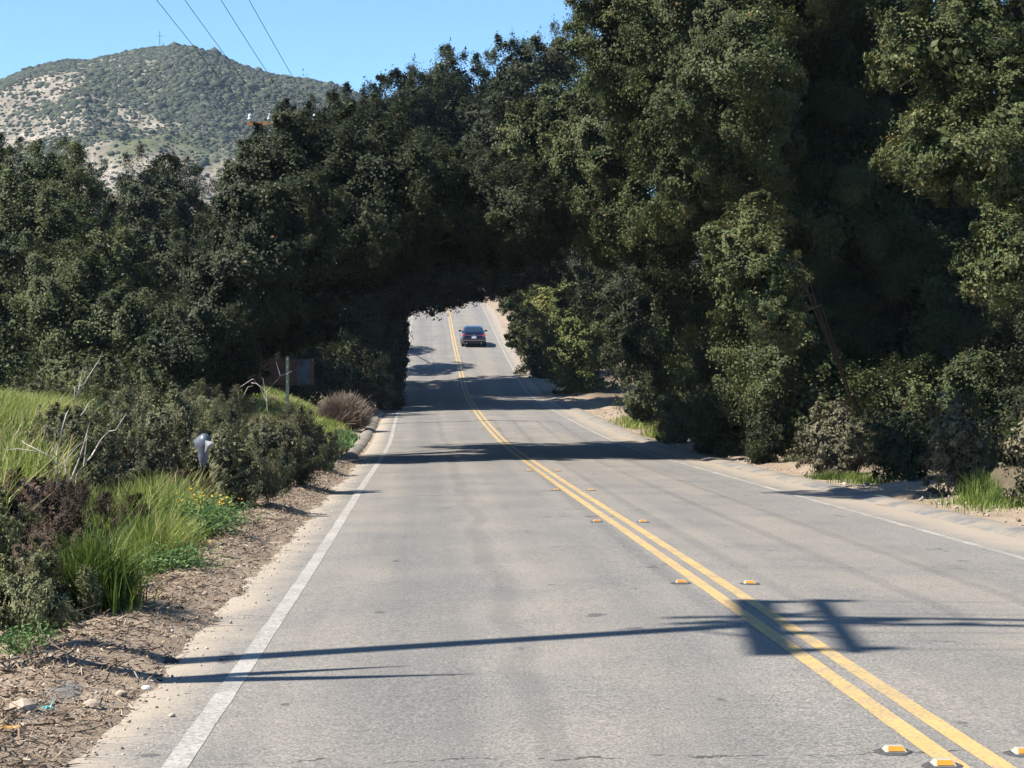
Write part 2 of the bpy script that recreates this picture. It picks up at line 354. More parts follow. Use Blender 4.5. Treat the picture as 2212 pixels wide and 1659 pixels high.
def dike(name, tc, w, h, ya, yb):
    y = np.concatenate([np.arange(ya, min(60, yb), .3), np.arange(60, yb, .8)]) if yb > 60 else np.arange(ya, yb, .3)
    u = np.linspace(-1, 1, 9); hump = np.array([-.04, .03, .085, .115, .125, .118, .09, .04, -.05]) / .125 * h
    T = tc + u[None, :] * w / 2 + .03 * (fbm(y * .4, y * 0, 3, 21) - .5)[:, None]
    Y = np.repeat(y[:, None], 9, 1); Z = rz(T, Y) + hump[None, :] + .014 * (fbm(y * .8, y * 0, 3, 8) - .5)[:, None]
    V = np.stack([xc(Y) + T, Y, Z], -1).reshape(-1, 3); i = np.arange(len(y) * 9).reshape(-1, 9)
    Fq = np.stack([i[:-1, :-1], i[:-1, 1:], i[1:, 1:], i[1:, :-1]], -1).reshape(-1, 4)
    return tag(quads(name, V, Fq, DIKE, smooth=True), kind='structure')
dike('asphalt_kerb', 4.62, .75, .06, -30, 128); dike('asphalt_kerb', -4.32, .5, .105, -5, 84)

# ------------------------------------------------------------------ hill
def hill():
    rp = [(-1500, 420), (-700, 330), (-300, 250), (0, 178), (60, 150), (150, 130), (190, 133), (250, 118), (300, 108), (345, 103), (385, 100), (430, 106), (470, 122), (505, 138),
          (545, 151), (600, 164), (650, 172), (690, 180), (720, 185), (800, 215), (900, 260), (1050, 320), (1300, 420), (1900, 560), (2600, 640)]
    px = np.linspace(-1500, 2600, 1000); v = np.concatenate([np.linspace(0, 1, 260), np.linspace(1.02, 2.2, 40)])
    ry = np.interp(px, *zip(*rp)); ry = _sm(ry, 5)
    A, U = np.meshgrid(px, v); D = 430 + 430 * U; top = (CY - ry) / F * 860
    X = (A - CX) / F * D
    up = np.where(U <= 1, sst(0, 1.12, U) / sst(0, 1.12, np.array(1.0)), 1 - .35 * (U - 1))
    Z = 13 + (top[None, :] - 11.4) * up
    rid = 1 - np.abs(2 * fbm(X * .0075 + D * .0028, D * .004 - X * .0012, 3, 31) - 1)
    rid2 = 1 - np.abs(2 * fbm(X * .03, D * .02, 3, 35) - 1)
    env = 4 * np.clip(U, 0, 1) * (1 - np.clip(U, 0, 1)) * (1 - sst(.62, .95, U))
    Z = Z + env * ((rid - .6) * 42 + (rid2 - .6) * 8) + (fbm(X * .12, D * .12, 3, 40) - .5) * 2.2 * np.clip(U * 2, 0, 1)
    V = np.stack([X, D, Z], -1).reshape(-1, 3); n, k = A.shape; i = np.arange(n * k).reshape(n, k)
    Fq = np.stack([i[:-1, :-1], i[:-1, 1:], i[1:, 1:], i[1:, :-1]], -1).reshape(-1, 4)
    tag(quads('hill', V, Fq, HILL, smooth=True), kind='structure')
    # chaparral bushes
    N0 = 230000; ai = rng.uniform(330, 570, N0); ui = 262 * rng.uniform(.02, 1, N0) ** .8
    a0 = ai.astype(int); u0 = ui.astype(int)
    a0 = np.clip(a0, 360, 640) if False else a0
    keep = (px[a0] > -350) & (px[a0] < 1100); a0, u0, ai, ui = a0[keep], u0[keep], ai[keep], ui[keep]
    fa = (ai - a0)[:, None]; fu = (ui - u0)[:, None]
    g = V.reshape(n, k, 3); p = g[u0, a0] * (1 - fa) * (1 - fu) + g[u0, a0 + 1] * fa * (1 - fu) + g[u0 + 1, a0] * (1 - fa) * fu + g[u0 + 1, a0 + 1] * fa * fu
    dens = fbm(p[:, 0] * .014, p[:, 1] * .010, 4, 50); gul = 1 - rid[u0, a0]
    ok = rng.random(len(p)) < np.clip(.15 + (dens - .50) * 2.2 + gul * .5 + .4 * sst(-190, -80, p[:, 0]) * sst(560, 700, p[:, 1]), .07, .95); p = p[ok]
    ico = np.array([[0, 0, 1]] + [[math.cos(q) * .95, math.sin(q) * .95, .45] for q in np.arange(5) * 2 * math.pi / 5] + [[math.cos(q + .6), math.sin(q + .6), -.3] for q in np.arange(5) * 2 * math.pi / 5])
    fc = [[0, 1 + i, 1 + (i + 1) % 5] for i in range(5)] + [[1 + i, 6 + i, 1 + (i + 1) % 5] for i in range(5)] + [[1 + (i + 1) % 5, 6 + i, 6 + (i + 1) % 5] for i in range(5)]
    fc = np.array(fc); m = len(p); s = rng.lognormal(.0, .45, m) * .5
    B = ico[None] * s[:, None, None] * np.array([1.15, 1.15, .85]) * rng.uniform(.7, 1.3, (m, 11, 1)); an = rng.uniform(0, 6.28, m)
    c_, s_ = np.cos(an), np.sin(an); B = np.stack([B[..., 0] * c_[:, None] - B[..., 1] * s_[:, None], B[..., 0] * s_[:, None] + B[..., 1] * c_[:, None], B[..., 2]], -1) + p[:, None, :]
    FF = (fc[None] + (np.arange(m) * 11)[:, None, None]).reshape(-1, 3)
    CH = leafmat('chaparral', [(0, (.032, .040, .030)), (.5, (.06, .07, .048)), (.85, (.105, .115, .072)), (1, (.19, .18, .12))], rough=.9, spec=.1, trans=0)
    tag(quads('hillside_shrubs', B.reshape(-1, 3), FF, CH, tint=np.repeat(np.clip(rng.beta(2, 3, m) + .25 * (fbm(p[:, 0] * .02, p[:, 1] * .02, 2, 60) - .5), 0, 1), 15)),
        'dark green chaparral dotted over the far hill behind the left oaks', 'shrubs', kind='stuff')
    return px, ry, top
HPX, HRY, HTOP = hill()

# ------------------------------------------------------------------ foliage generators
CAMP = np.array([0, 0, CAMZ])
def leaf_faces(pos, nr, ax, L_, W_):
    a = nrmz(ax - (ax * nr).sum(-1, keepdims=True) * nr); s = np.cross(nr, a); L_ = np.asarray(L_)[:, None]; W_ = np.asarray(W_)[:, None]
    return np.stack([pos - a * L_ * .5, pos + s * W_ * .5 + nr * W_ * .22 + a * L_ * .06, pos + a * L_ * .5, pos - s * W_ * .5 + nr * W_ * .22 + a * L_ * .06], 1)
def ribbon(p0, p1, w, bend=0.15):
    """thin twigs: two-segment ribbons"""
    d = p1 - p0; ln = np.linalg.norm(d, axis=1, keepdims=True); side = nrmz(np.cross(d, rng.normal(size=d.shape))); side2 = nrmz(np.cross(d, side))
    mid = (p0 + p1) / 2 + side2 * ln * bend * rng.normal(size=(len(d), 1)); w = np.asarray(w)[:, None] / 2
    V = np.stack([p0 - side * w, p0 + side * w, mid + side * w * .75, mid - side * w * .75, p1 + side * w * .3, p1 - side * w * .3], 1)
    n = len(d); b = (np.arange(n) * 6)[:, None]
    return V.reshape(-1, 3), np.concatenate([b + np.array([[0, 1, 2, 3]]), b + np.array([[3, 2, 4, 5]])])
TOTAL = [0]
_K = np.concatenate([nrmz(rng.normal(size=(7, 3))) * q for q in (1.1, 2.3, 4.6)]); _PH = rng.uniform(0, 6.28, 21); _AM = np.repeat([1.0, .8, .55], 7)
def n3(p, f=1.0): return (np.sin(p * f @ _K.T + _PH) * _AM).sum(-1) / 4.2          # lumpy 3-D noise, roughly -1..1
class Fol:
    def __init__(s): s.q = []; s.t = []; s.tp0 = []; s.tp1 = []; s.tw = []; s.L = []
    def lobe(s, c, r, ls, **k): s.L.append((np.asarray(c, float), np.asarray(r, float), ls, k))
    def gen(s):
        C = np.array([l[0] for l in s.L]); Rr = np.array([l[1] for l in s.L])
        for i, (c, r, ls, k) in enumerate(s.L): s.one(i, C, Rr, c, r, ls, **k)
    def one(s, i, C, Rr, c, r, ls, rc=.4, cov=1.3, lai=1.45, tint=.4, tv=.12, shoots=0, up=.3, twigs=.05, inner=True, amp=.2, droop=0.0, wf=.58, reach=1.5, shl=None, nf=1.0):
        p_ = 1.6; A = 4 * math.pi * (((r[0] * r[1]) ** p_ + (r[0] * r[2]) ** p_ + (r[1] * r[2]) ** p_) / 3) ** (1 / p_)
        n = int(A * cov / (math.pi * rc * rc)) + 4
        d = nrmz(rng.normal(size=(n, 3))); pp = c + d * r
        f = np.sqrt((((pp[:, None] - C[None]) / Rr[None]) ** 2).sum(-1)); g = f.copy(); g[:, i] = 9
        keep = g.min(1) > .86; d, pp, f = d[keep], pp[keep], f[keep]
        if len(d):
            w = np.exp(-5 * (f - 1)); nn = nrmz((w[..., None] * (pp[:, None] - C[None]) / Rr[None] ** 2).sum(1))
            v = nrmz(CAMP - c); fv = nn @ v; su = nn @ sd
            kp = rng.random(len(d)) < np.where(fv > -.2, 1, np.where(su > .1, .6, .34)); pp, nn = pp[kp], nn[kp]
        n = len(pp)
        if n:
            rm = min(2.0, (r[0] * r[2]) ** .5); nz = n3(pp, nf * 1.7 / rm); cc = pp + nn * (amp * rm * (nz + rng.normal(0, .45, n)))[:, None]
            kl = max(3, int(lai * math.pi * rc * rc / (ls * ls * .52 * wf)))
            dirn = nrmz(nn * .7 + rng.normal(size=(n, 3)) * .6 + np.array([0, 0, .25 - droop]))
            u = rng.random((n, kl, 1)) ** .8; off = rng.normal(size=(n, kl, 3)) * rc * .34 * (1.25 - u) + dirn[:, None] * u * rc * reach
            pos = cc[:, None] + off - dirn[:, None] * rc * .5
            nv = nn[:, None] * .75 + nrmz(off) * .2 + rng.normal(size=off.shape) * .38; nv[..., 2] += up
            ax = rng.normal(size=off.shape) * .55 + dirn[:, None]; ax[..., 2] -= droop
            L_ = rng.uniform(.65, 1.35, (n, kl)) * rng.uniform(.72, 1.4, (n, 1)) * ls; tt = tint + (.16 * n3(cc, .8) + rng.normal(0, .07, n))[:, None] + rng.normal(0, tv, (n, kl))
            tt = np.where(rng.random((n, kl)) < .005, 1, tt)
            s.q.append(leaf_faces(pos.reshape(-1, 3), nrmz(nv.reshape(-1, 3)), ax.reshape(-1, 3), L_.ravel(), L_.ravel() * wf)); s.t.append(np.clip(tt.ravel(), 0, 1))
        if inner:
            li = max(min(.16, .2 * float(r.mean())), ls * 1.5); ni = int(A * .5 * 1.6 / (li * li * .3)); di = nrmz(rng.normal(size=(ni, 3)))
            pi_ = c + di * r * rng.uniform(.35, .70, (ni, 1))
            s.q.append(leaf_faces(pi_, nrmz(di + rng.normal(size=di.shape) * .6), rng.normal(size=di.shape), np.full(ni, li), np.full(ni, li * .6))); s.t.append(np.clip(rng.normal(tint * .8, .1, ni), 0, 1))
        nt = int(n * twigs * 3)
        if nt and n:
            j = rng.integers(0, n, nt); dt_ = nrmz(nn[j] + rng.normal(size=(nt, 3)) * .6); p0 = cc[j] - nn[j] * rc * .6
            s.tp0.append(p0); s.tp1.append(p0 + dt_ * rng.uniform(.6, 2.0, (nt, 1)) * rc); s.tw.append(np.full(nt, max(.008, ls * .16)))
        if shoots and n:
            top = np.where(nn[:, 2] > .4)[0]
            if len(top):
                j = rng.choice(top, shoots); p0 = cc[j]; h = rng.uniform(.3, 1.0, shoots) * (shl or 1.25)
                dirn = nrmz(np.stack([rng.normal(0, .16, shoots), rng.normal(0, .16, shoots), np.ones(shoots)], 1)); p1 = p0 + dirn * h[:, None]
                s.tp0.append(p0); s.tp1.append(p1); s.tw.append(np.full(shoots, max(.008, ls * .2)))
                kk = 24; u = rng.random((shoots, kk, 1)); q = p0[:, None] + (p1 - p0)[:, None] * u + rng.normal(size=(shoots, kk, 3)) * (.11 * (1.25 - u)) * h[:, None, None]
                a2 = dirn[:, None] + rng.normal(size=q.shape) * .45
                s.q.append(leaf_faces(q.reshape(-1, 3), nrmz(rng.normal(size=q.shape).reshape(-1, 3)), a2.reshape(-1, 3), np.full(shoots * kk, ls * 1.05), np.full(shoots * kk, ls * min(.5, wf)))); s.t.append(np.clip(rng.normal(tint, tv, shoots * kk), 0, 1))
    def build(s, parent, m, name='crown', tm=None, tname='twigs'):
        s.gen(); Q = np.concatenate(s.q); n = len(Q); TOTAL[0] += n
        quads(name, Q.reshape(-1, 3), np.arange(n * 4).reshape(-1, 4), m, parent, tint=np.concatenate(s.t))
        if s.tp0:
            V, Fq = ribbon(np.concatenate(s.tp0), np.concatenate(s.tp1), np.concatenate(s.tw)); quads(tname, V, Fq, tm or TWIG, parent, tint=np.clip(rng.normal(.4, .25, len(Fq)), 0, 1))

def tree(label, base, lobes, m=OAK, ls=None, tint=.4, trunk_r=.28, group='oaks arching over the road', shoots=0, name='oak_tree', cat='tree', cov=1.35, lai=1.45, twigs=.05, rcs=1.0, lean=None, dshape=.9, merge=True, amp=.2, reach=1.5):
    """lobes: (px, py, D, rx px, ry px [, depth m]) in view units, turned into metres"""
    bx, by = base; bz = Gx(bx, by) - .05
    o = empty(name, (bx, by, bz), label, cat, group)
    f = Fol(); tr = MB(); lb = MB(); cs = []
    raw = [(P(q[0], q[1], q[2]), np.array([q[3] * q[2] / F, q[5] if len(q) > 5 else (q[3] + q[4]) / 2 * q[2] / F * dshape, q[4] * q[2] / F])) for q in lobes]
    rr = random.Random(len(label))
    for i in range(len(raw)):
        for j in range(i):
            (ca, ra), (cb, rb) = raw[i], raw[j]
            if merge and np.linalg.norm((ca - cb) / (ra + rb)) < .92:
                q = rr.uniform(.4, .6); cm = ca * q + cb * (1 - q); rm = (ra + rb) / 2 * rr.uniform(.62, .8); cm = cm + (CAMP - cm) / np.linalg.norm(CAMP - cm) * rr.uniform(-.1, .35) * rm[0]
                f.lobe(cm, rm, ls or (.02 + .00098 * cm[1]), rc=max(.26, min(.55, .27 * (rm[0] + rm[2]) / 2 + .12)) * rcs, cov=cov, lai=lai, tint=tint + rr.uniform(-.05, .05), twigs=twigs, amp=amp, reach=reach)
    for q in lobes:
        px, py, D, rx, ry = q[:5]; k = D / F
        c = P(px, py, D); r = (rx * k, (q[5] if len(q) > 5 else (rx + ry) / 2 * k * dshape), ry * k); cs.append((c, r))
        l_ = ls or (.02 + .00098 * D); sh = shoots if (shoots and q is lobes[0] or (shoots and len(q) > 6)) else 0
        f.lobe(c, r, l_, rc=max(.26, min(.55, .27 * (r[0] + r[2]) / 2 + .12)) * rcs, cov=cov, lai=lai, tint=tint, shoots=sh, twigs=twigs, amp=amp, reach=reach)
    f.build(o, m)
    mean = sum((c for c, _ in cs), np.zeros(3)) / len(cs)
    fork = np.array([bx + (mean[0] - bx) * .35, by + (mean[1] - by) * .35, bz + max(1.0, (mean[2] - bz) * .42)])
    b0 = np.array([bx, by, bz]); midp = (b0 + fork) / 2 + np.array([random.uniform(-.15, .15), random.uniform(-.1, .1), 0])
    tr.tube([b0 - [0, 0, .3], b0 + [0, 0, .25], midp, fork], [trunk_r * 1.45, trunk_r * 1.1, trunk_r * .9, trunk_r * .75], 9); tr.build('trunk', BARK, o, True)
    for c, r in cs:
        e = c + np.array([0, 0, -.15 * r[2]]); m1 = fork + (e - fork) * .5 + np.array([random.uniform(-.3, .3), random.uniform(-.3, .3), .12 * np.linalg.norm(e - fork)])
        if c[2] > 8.4 and c[1] < 30: m1 = np.array([fork[0] - 1, (fork[1] + c[1]) / 2, 10.2])
        lb.tube([fork - [0, 0, .1], m1, e, c], [trunk_r * .4, trunk_r * .22, trunk_r * .1, .015], 6, False)
        for _ in range(5):
            tip = c + np.array([random.uniform(-.8, .8) * r[0], random.uniform(-.8, .8) * r[1], random.uniform(-.7, .7) * r[2]])
            mm = (e + tip) / 2 + np.array([0, 0, .08]); lb.tube([e, mm, tip], [trunk_r * .13, trunk_r * .08, .012], 5, False)
    lb.build('limbs', BARK, o, True)
    return o

exec_trees = True
# ---- left of the road
tree('broad oak at the far left edge, behind the tall grass bank', (-15.4, 60), [(20, 445, 60, 150, 120), (115, 385, 60, 85, 66), (60, 600, 58, 170, 140), (150, 490, 59, 90, 120), (20, 740, 56, 150, 110), (-110, 500, 61, 130, 150), (30, 810, 55, 130, 60, 1.5), (-90, 780, 56, 90, 90)], OAK, tint=.40, group='oaks behind the left bank')
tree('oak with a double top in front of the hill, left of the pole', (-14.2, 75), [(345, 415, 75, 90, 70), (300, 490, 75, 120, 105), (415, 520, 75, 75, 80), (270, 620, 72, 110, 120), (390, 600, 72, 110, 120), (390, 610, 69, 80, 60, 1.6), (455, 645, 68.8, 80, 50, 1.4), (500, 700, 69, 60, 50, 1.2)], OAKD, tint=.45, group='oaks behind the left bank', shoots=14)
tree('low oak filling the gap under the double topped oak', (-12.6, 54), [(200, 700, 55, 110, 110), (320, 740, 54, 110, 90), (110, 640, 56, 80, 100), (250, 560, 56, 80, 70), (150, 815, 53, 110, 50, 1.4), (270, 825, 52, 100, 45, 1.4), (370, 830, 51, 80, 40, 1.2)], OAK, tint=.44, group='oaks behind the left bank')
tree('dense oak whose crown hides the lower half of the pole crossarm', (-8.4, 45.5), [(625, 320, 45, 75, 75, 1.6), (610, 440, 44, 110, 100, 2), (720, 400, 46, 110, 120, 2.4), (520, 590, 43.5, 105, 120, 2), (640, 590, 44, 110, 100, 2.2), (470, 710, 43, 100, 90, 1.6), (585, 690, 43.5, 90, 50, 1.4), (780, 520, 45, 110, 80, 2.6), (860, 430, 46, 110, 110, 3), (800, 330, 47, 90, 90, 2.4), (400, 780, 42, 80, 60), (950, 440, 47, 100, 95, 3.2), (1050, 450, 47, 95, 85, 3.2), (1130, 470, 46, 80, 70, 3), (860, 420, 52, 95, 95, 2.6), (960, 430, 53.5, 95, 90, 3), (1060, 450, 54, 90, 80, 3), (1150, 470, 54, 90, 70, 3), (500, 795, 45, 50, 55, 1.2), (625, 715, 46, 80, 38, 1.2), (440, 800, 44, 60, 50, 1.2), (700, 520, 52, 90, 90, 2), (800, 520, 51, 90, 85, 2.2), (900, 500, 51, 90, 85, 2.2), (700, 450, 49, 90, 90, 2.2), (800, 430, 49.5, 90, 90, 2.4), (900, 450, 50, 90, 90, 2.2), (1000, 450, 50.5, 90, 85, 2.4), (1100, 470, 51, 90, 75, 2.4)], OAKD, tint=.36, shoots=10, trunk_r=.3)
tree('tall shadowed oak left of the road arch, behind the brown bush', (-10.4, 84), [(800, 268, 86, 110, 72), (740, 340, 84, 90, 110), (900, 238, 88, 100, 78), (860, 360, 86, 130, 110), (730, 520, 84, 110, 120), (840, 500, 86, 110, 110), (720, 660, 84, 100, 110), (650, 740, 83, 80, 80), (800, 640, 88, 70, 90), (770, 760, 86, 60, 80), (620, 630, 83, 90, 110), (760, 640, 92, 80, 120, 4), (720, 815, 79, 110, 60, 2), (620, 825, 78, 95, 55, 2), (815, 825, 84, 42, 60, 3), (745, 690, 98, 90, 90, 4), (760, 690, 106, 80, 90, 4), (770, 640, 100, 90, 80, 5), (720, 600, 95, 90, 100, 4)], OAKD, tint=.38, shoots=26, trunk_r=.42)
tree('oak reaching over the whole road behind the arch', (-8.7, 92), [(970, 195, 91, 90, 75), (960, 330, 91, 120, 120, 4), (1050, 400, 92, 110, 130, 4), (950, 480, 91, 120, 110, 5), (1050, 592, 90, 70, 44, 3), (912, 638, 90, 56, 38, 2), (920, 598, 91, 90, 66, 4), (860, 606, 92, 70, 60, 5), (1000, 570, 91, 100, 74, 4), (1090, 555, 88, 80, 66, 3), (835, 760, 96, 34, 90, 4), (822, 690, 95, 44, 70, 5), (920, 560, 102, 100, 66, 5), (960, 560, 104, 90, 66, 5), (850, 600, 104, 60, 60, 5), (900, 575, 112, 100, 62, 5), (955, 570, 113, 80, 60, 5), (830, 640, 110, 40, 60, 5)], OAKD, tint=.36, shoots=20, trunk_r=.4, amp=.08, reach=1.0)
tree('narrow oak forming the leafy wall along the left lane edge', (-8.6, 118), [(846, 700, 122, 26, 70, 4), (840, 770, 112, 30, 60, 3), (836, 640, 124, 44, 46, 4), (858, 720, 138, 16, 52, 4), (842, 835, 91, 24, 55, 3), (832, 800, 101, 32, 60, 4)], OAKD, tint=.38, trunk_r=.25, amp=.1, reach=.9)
# ---- right of the road
tree('sunlit yellow green oak on the right verge beyond the arch', (3.6, 108), [(1235, 690, 105, 70, 70), (1250, 770, 104, 72, 62), (1200, 640, 107, 60, 50), (1290, 700, 103, 60, 90), (1260, 838, 106, 60, 36, 1.5)], OAKY, tint=.45, trunk_r=.3, rcs=.9)
tree('far right oak whose leaves frame the opening beside the car', (1.9, 128), [(1140, 700, 124, 34, 62, 3), (1125, 650, 126, 40, 36, 3), (1165, 760, 120, 40, 50, 3), (1190, 600, 118, 90, 60, 3)], OAK, tint=.38, trunk_r=.25)
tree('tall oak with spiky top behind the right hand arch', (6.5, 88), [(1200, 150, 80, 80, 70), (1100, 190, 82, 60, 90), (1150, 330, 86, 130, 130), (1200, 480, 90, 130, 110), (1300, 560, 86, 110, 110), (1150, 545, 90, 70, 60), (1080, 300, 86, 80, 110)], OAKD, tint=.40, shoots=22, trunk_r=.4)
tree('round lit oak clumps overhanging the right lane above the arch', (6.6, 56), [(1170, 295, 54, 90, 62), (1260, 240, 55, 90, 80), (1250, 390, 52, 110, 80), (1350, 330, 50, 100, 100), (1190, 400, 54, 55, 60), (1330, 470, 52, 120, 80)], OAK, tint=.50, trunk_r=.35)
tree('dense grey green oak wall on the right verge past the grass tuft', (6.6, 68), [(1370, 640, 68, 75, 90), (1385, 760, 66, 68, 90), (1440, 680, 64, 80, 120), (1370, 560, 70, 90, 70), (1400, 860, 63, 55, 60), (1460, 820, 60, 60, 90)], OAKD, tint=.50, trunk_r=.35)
tree('huge oak leaning over the right lane with crown above the frame', (11.2, 53), [(1380, 110, 45, 110, 110, 2.2), (1500, 40, 43, 140, 120, 2.2), (1480, 230, 43, 110, 110, 1.8), (1610, 150, 41, 110, 120, 1.8), (1610, 320, 42, 100, 100, 1.6), (1400, 230, 47, 100, 100, 2), (1490, 400, 44, 100, 90, 1.8), (1330, 20, 46, 70, 90, 2), (1650, -60, 43, 200, 120, 2.4), (1780, 40, 46, 130, 120, 2), (1420, 480, 47, 110, 70, 2), (1400, -120, 45, 160, 130, 3), (1800, -160, 43, 220, 130, 3)], OAK, tint=.50, trunk_r=.42, shoots=8)
tree('shaded oak filling the black hollow on the right', (11.0, 52), [(1760, 280, 46.5, 150, 220), (1720, 480, 45.5, 110, 150), (1830, 420, 45, 110, 200), (1780, 120, 47, 120, 140), (1760, 280, 50, 160, 200), (1840, 560, 49, 190, 190), (1600, 640, 49, 150, 190), (1980, 420, 47, 190, 220), (2080, 720, 45, 190, 220), (1900, 830, 46, 190, 190), (1650, 850, 48, 160, 150), (2150, 180, 46, 170, 220), (1560, 480, 50, 110, 120), (1780, 900, 43, 130, 120), (1980, 930, 40, 130, 130), (1560, 880, 50, 110, 110), (2160, 920, 38, 130, 150), (1700, 720, 44, 110, 150), (1900, 60, 52, 220, 220), (1620, 60, 54, 200, 200), (1400, 260, 60, 150, 200), (1500, 700, 56, 110, 130), (1520, 860, 53, 80, 80), (2250, 500, 48, 150, 300), (1795, 700, 45, 80, 80, 1.2), (1780, 560, 46, 80, 90, 1.2), (1680, 590, 43, 55, 60, .7), (1700, 470, 43.5, 50, 45, .6)], OAK, tint=.42, trunk_r=.4, rcs=1.2, cov=1.2)
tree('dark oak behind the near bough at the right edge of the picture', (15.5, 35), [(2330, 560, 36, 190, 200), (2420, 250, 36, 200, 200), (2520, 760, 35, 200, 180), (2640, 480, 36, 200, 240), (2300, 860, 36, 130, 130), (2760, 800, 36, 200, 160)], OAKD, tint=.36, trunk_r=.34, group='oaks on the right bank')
tree('near oak with a lit leafy bough hanging at the upper right edge', (9.6, 27.5), [(2060, 130, 27, 150, 110, 1.0), (2120, 60, 27, 120, 90, .9), (2060, 330, 26, 140, 80, .9), (2190, 250, 26, 80, 90, .8), (2160, 400, 26, 90, 60, .7), (2170, 560, 25, 75, 95, .6), (1985, 320, 26.5, 60, 40, .4), (830, -330, 27.6, 150, 130, 1.5), (1150, -400, 27, 200, 110, 1.2)], OAK, tint=.55, ls=.046, trunk_r=.32, twigs=.09, rcs=.8, cov=1.3)
tree('bright leafy branch of a leaning oak over the right kerb', (8.9, 44), [(1630, 590, 31.5, 85, 75, .8), (1680, 690, 31, 62, 60, .6), (1590, 520, 32, 70, 40, .5), (1620, 480, 33, 60, 40, .5), (1600, 640, 31.5, 45, 70, .4)], OAK, tint=.58, ls=.05, trunk_r=.055, twigs=.12, rcs=.75, cov=1.3)
# ---- right roadside bushes
def bush(label, t, D, rx, rz_, m=DUSTY, ls=.05, tint=.45, name='roadside_bush', n=4, group='bushes under the right hand oaks', ry=None, twigs=.2, seed=0, cov=1.2, cat='bush', tm=None, lai=1.2, wf=.58, up=0.0, shoots=0):
    b = G(t, D); o = empty(name, b, label, cat, group); f = Fol(); lb = MB(); rr = random.Random(seed + int(D * 100))
    for i in range(n):
        a = rr.uniform(0, 6.28); q = rr.uniform(.1, .5) if i else 0
        r = np.array([rx, ry or rx, rz_]) * rr.uniform(.5, .72)
        c = b + np.array([math.cos(a) * rx * q, math.sin(a) * (ry or rx) * q, rz_ * (rr.uniform(.4, .62) if i % 2 else rr.uniform(.85, 1.2))])
        f.lobe(c, r, ls, rc=max(.12, .3 * r[0]), cov=cov, lai=lai, tint=tint, twigs=twigs, inner=rx > .4, amp=.3, wf=wf, droop=-up, shoots=int(shoots / n), shl=.32 * rz_ + .08)
        lb.tube([b + [0, 0, -.05], (b + c) / 2 + [rr.uniform(-.1, .1), 0, 0], c], [.03, .02, .008], 5, False)
    f.build(o, m, 'foliage', tm); lb.build('stems', BARK, o)
    return o
bush('pale tan dusty bush lit at the foot of the right oaks', 5.75, 36.2, .85, .75, n=6, tint=.5)
bush('dark bush in shade just right of the tan bush', 6.3, 33.5, .8, .8, OAKD, n=5, tint=.4, seed=1)
bush('thin dusty bush above the green weeds, second from the right edge', 6.1, 29.5, .55, .9, n=4, tint=.48, seed=2, cov=.8)
bush('dusty spray of leaves at the right edge of the picture', 6.05, 25.6, .5, .8, n=5, tint=.52, seed=3, cov=.9)
bush('brown dusty bush beside the grass tuft at the kerb bend', 5.65, 57.5, .8, .85, n=5, ls=.07, tint=.4, seed=4)
bush('olive bush hugging the verge behind the grass tuft', 5.9, 64, .8, 1.3, OAK, n=5, ls=.08, tint=.55, seed=5)
bush('small dark bush in shadow by the blue litter', 5.6, 43, .7, .7, OAKD, n=4, ls=.06, tint=.4, seed=6)
bush('small green bush at the foot of the far right oak', 5.3, 138, .9, .9, WEED, n=4, ls=.14, tint=.4, seed=7)
bush('olive yellow bush beside the sandy slope right of the car', 5.9, 143, 1.0, 1.6, OAKY, n=4, ls=.14, tint=.4, seed=8)
bush('grey scrub under the right verge oaks near the shadow bands', 5.0, 118, 1.0, .6, DUSTY, n=4, ls=.12, tint=.2, seed=9)

# ---- left bank shrubs
LG = 'shrubs on the left bank'
def scrub(label, t, D, rx, rz_, seed, tint=.42, ls=.045, m=SCRUB, n=6, twigs=.5, cov=1.25):
    return bush(label, t, D, rx, rz_, m, ls, tint, 'scrub_bush', n, LG, None, twigs, seed, cov, 'shrub', DRY, 1.2, .3, .9, 0 if m is DRY else 90)
scrub('grey green scrub bush sprawling over the kerb, nearest of the dark row', -4.95, 24.6, .72, .62, 11)
scrub('large dark scrub bush leaning toward the white edge line', -4.95, 30.2, .85, .72, 12, .38)
scrub('rounded scrub bush at the far end of the dark row', -5.0, 36.5, .85, .62, 13, .42)
scrub('brownish scrub bush just before the sandy gap in the kerb', -5.1, 41.5, .7, .5, 14, .3)
scrub('scrub bush behind the grey plastic bag', -6.3, 28.5, .95, .75, 15, .45)
scrub('bright topped scrub bush on the bank above the grey bag', -6.9, 34, 1.0, 0.50, 16, .55)
scrub('scrub bush at the foot of the dead twiggy stems', -7.2, 40.5, 1.1, 0.62, 17, .42)
scrub('scrub bush left of the bag, behind the tall grass streak', -6.9, 26, .8, 0.50, 18, .42)
scrub('dark scrub under the oaks on the crest of the bank', -9.0, 38, 1.2, 0.53, 19, .4)
scrub('leafy scrub on the bank crest below the double topped oak', -8.6, 32, 1.0, 0.50, 20, .5)
scrub('scrub on the bank crest by the blue stake', -8.3, 42.5, 1.1, 0.56, 21, .4)
scrub('small dark green shrub at the bottom left edge', -5.05, 12.6, .42, .27, 22, .55, .03)
scrub('dense green shrub behind the brown dry bush at the left edge', -5.9, 14.9, .5, .38, 23, .6, .03)
scrub('dry brown twiggy bush above the near grass clump', -5.25, 14.6, .5, .4, 24, .5, .022, DRY, 6, 1.6, .8)
scrub('dead brown bush around the base of the pale stalks', -6.1, 17.8, .65, .45, 25, .45, .024, DRY, 6, 1.6, .8)
scrub('rust brown dead weed below the plastic bag', -5.35, 22.4, .45, .4, 26, .35, .026, DRY, 5, 1.5, .8)
scrub('grey green scrub in the middle of the bank beside the stalks', -6.6, 22.5, .8, .6, 27, .45)
scrub('brown flushed scrub bush between the stalks and the bag', -6.0, 24.3, .6, .5, 28, .3)
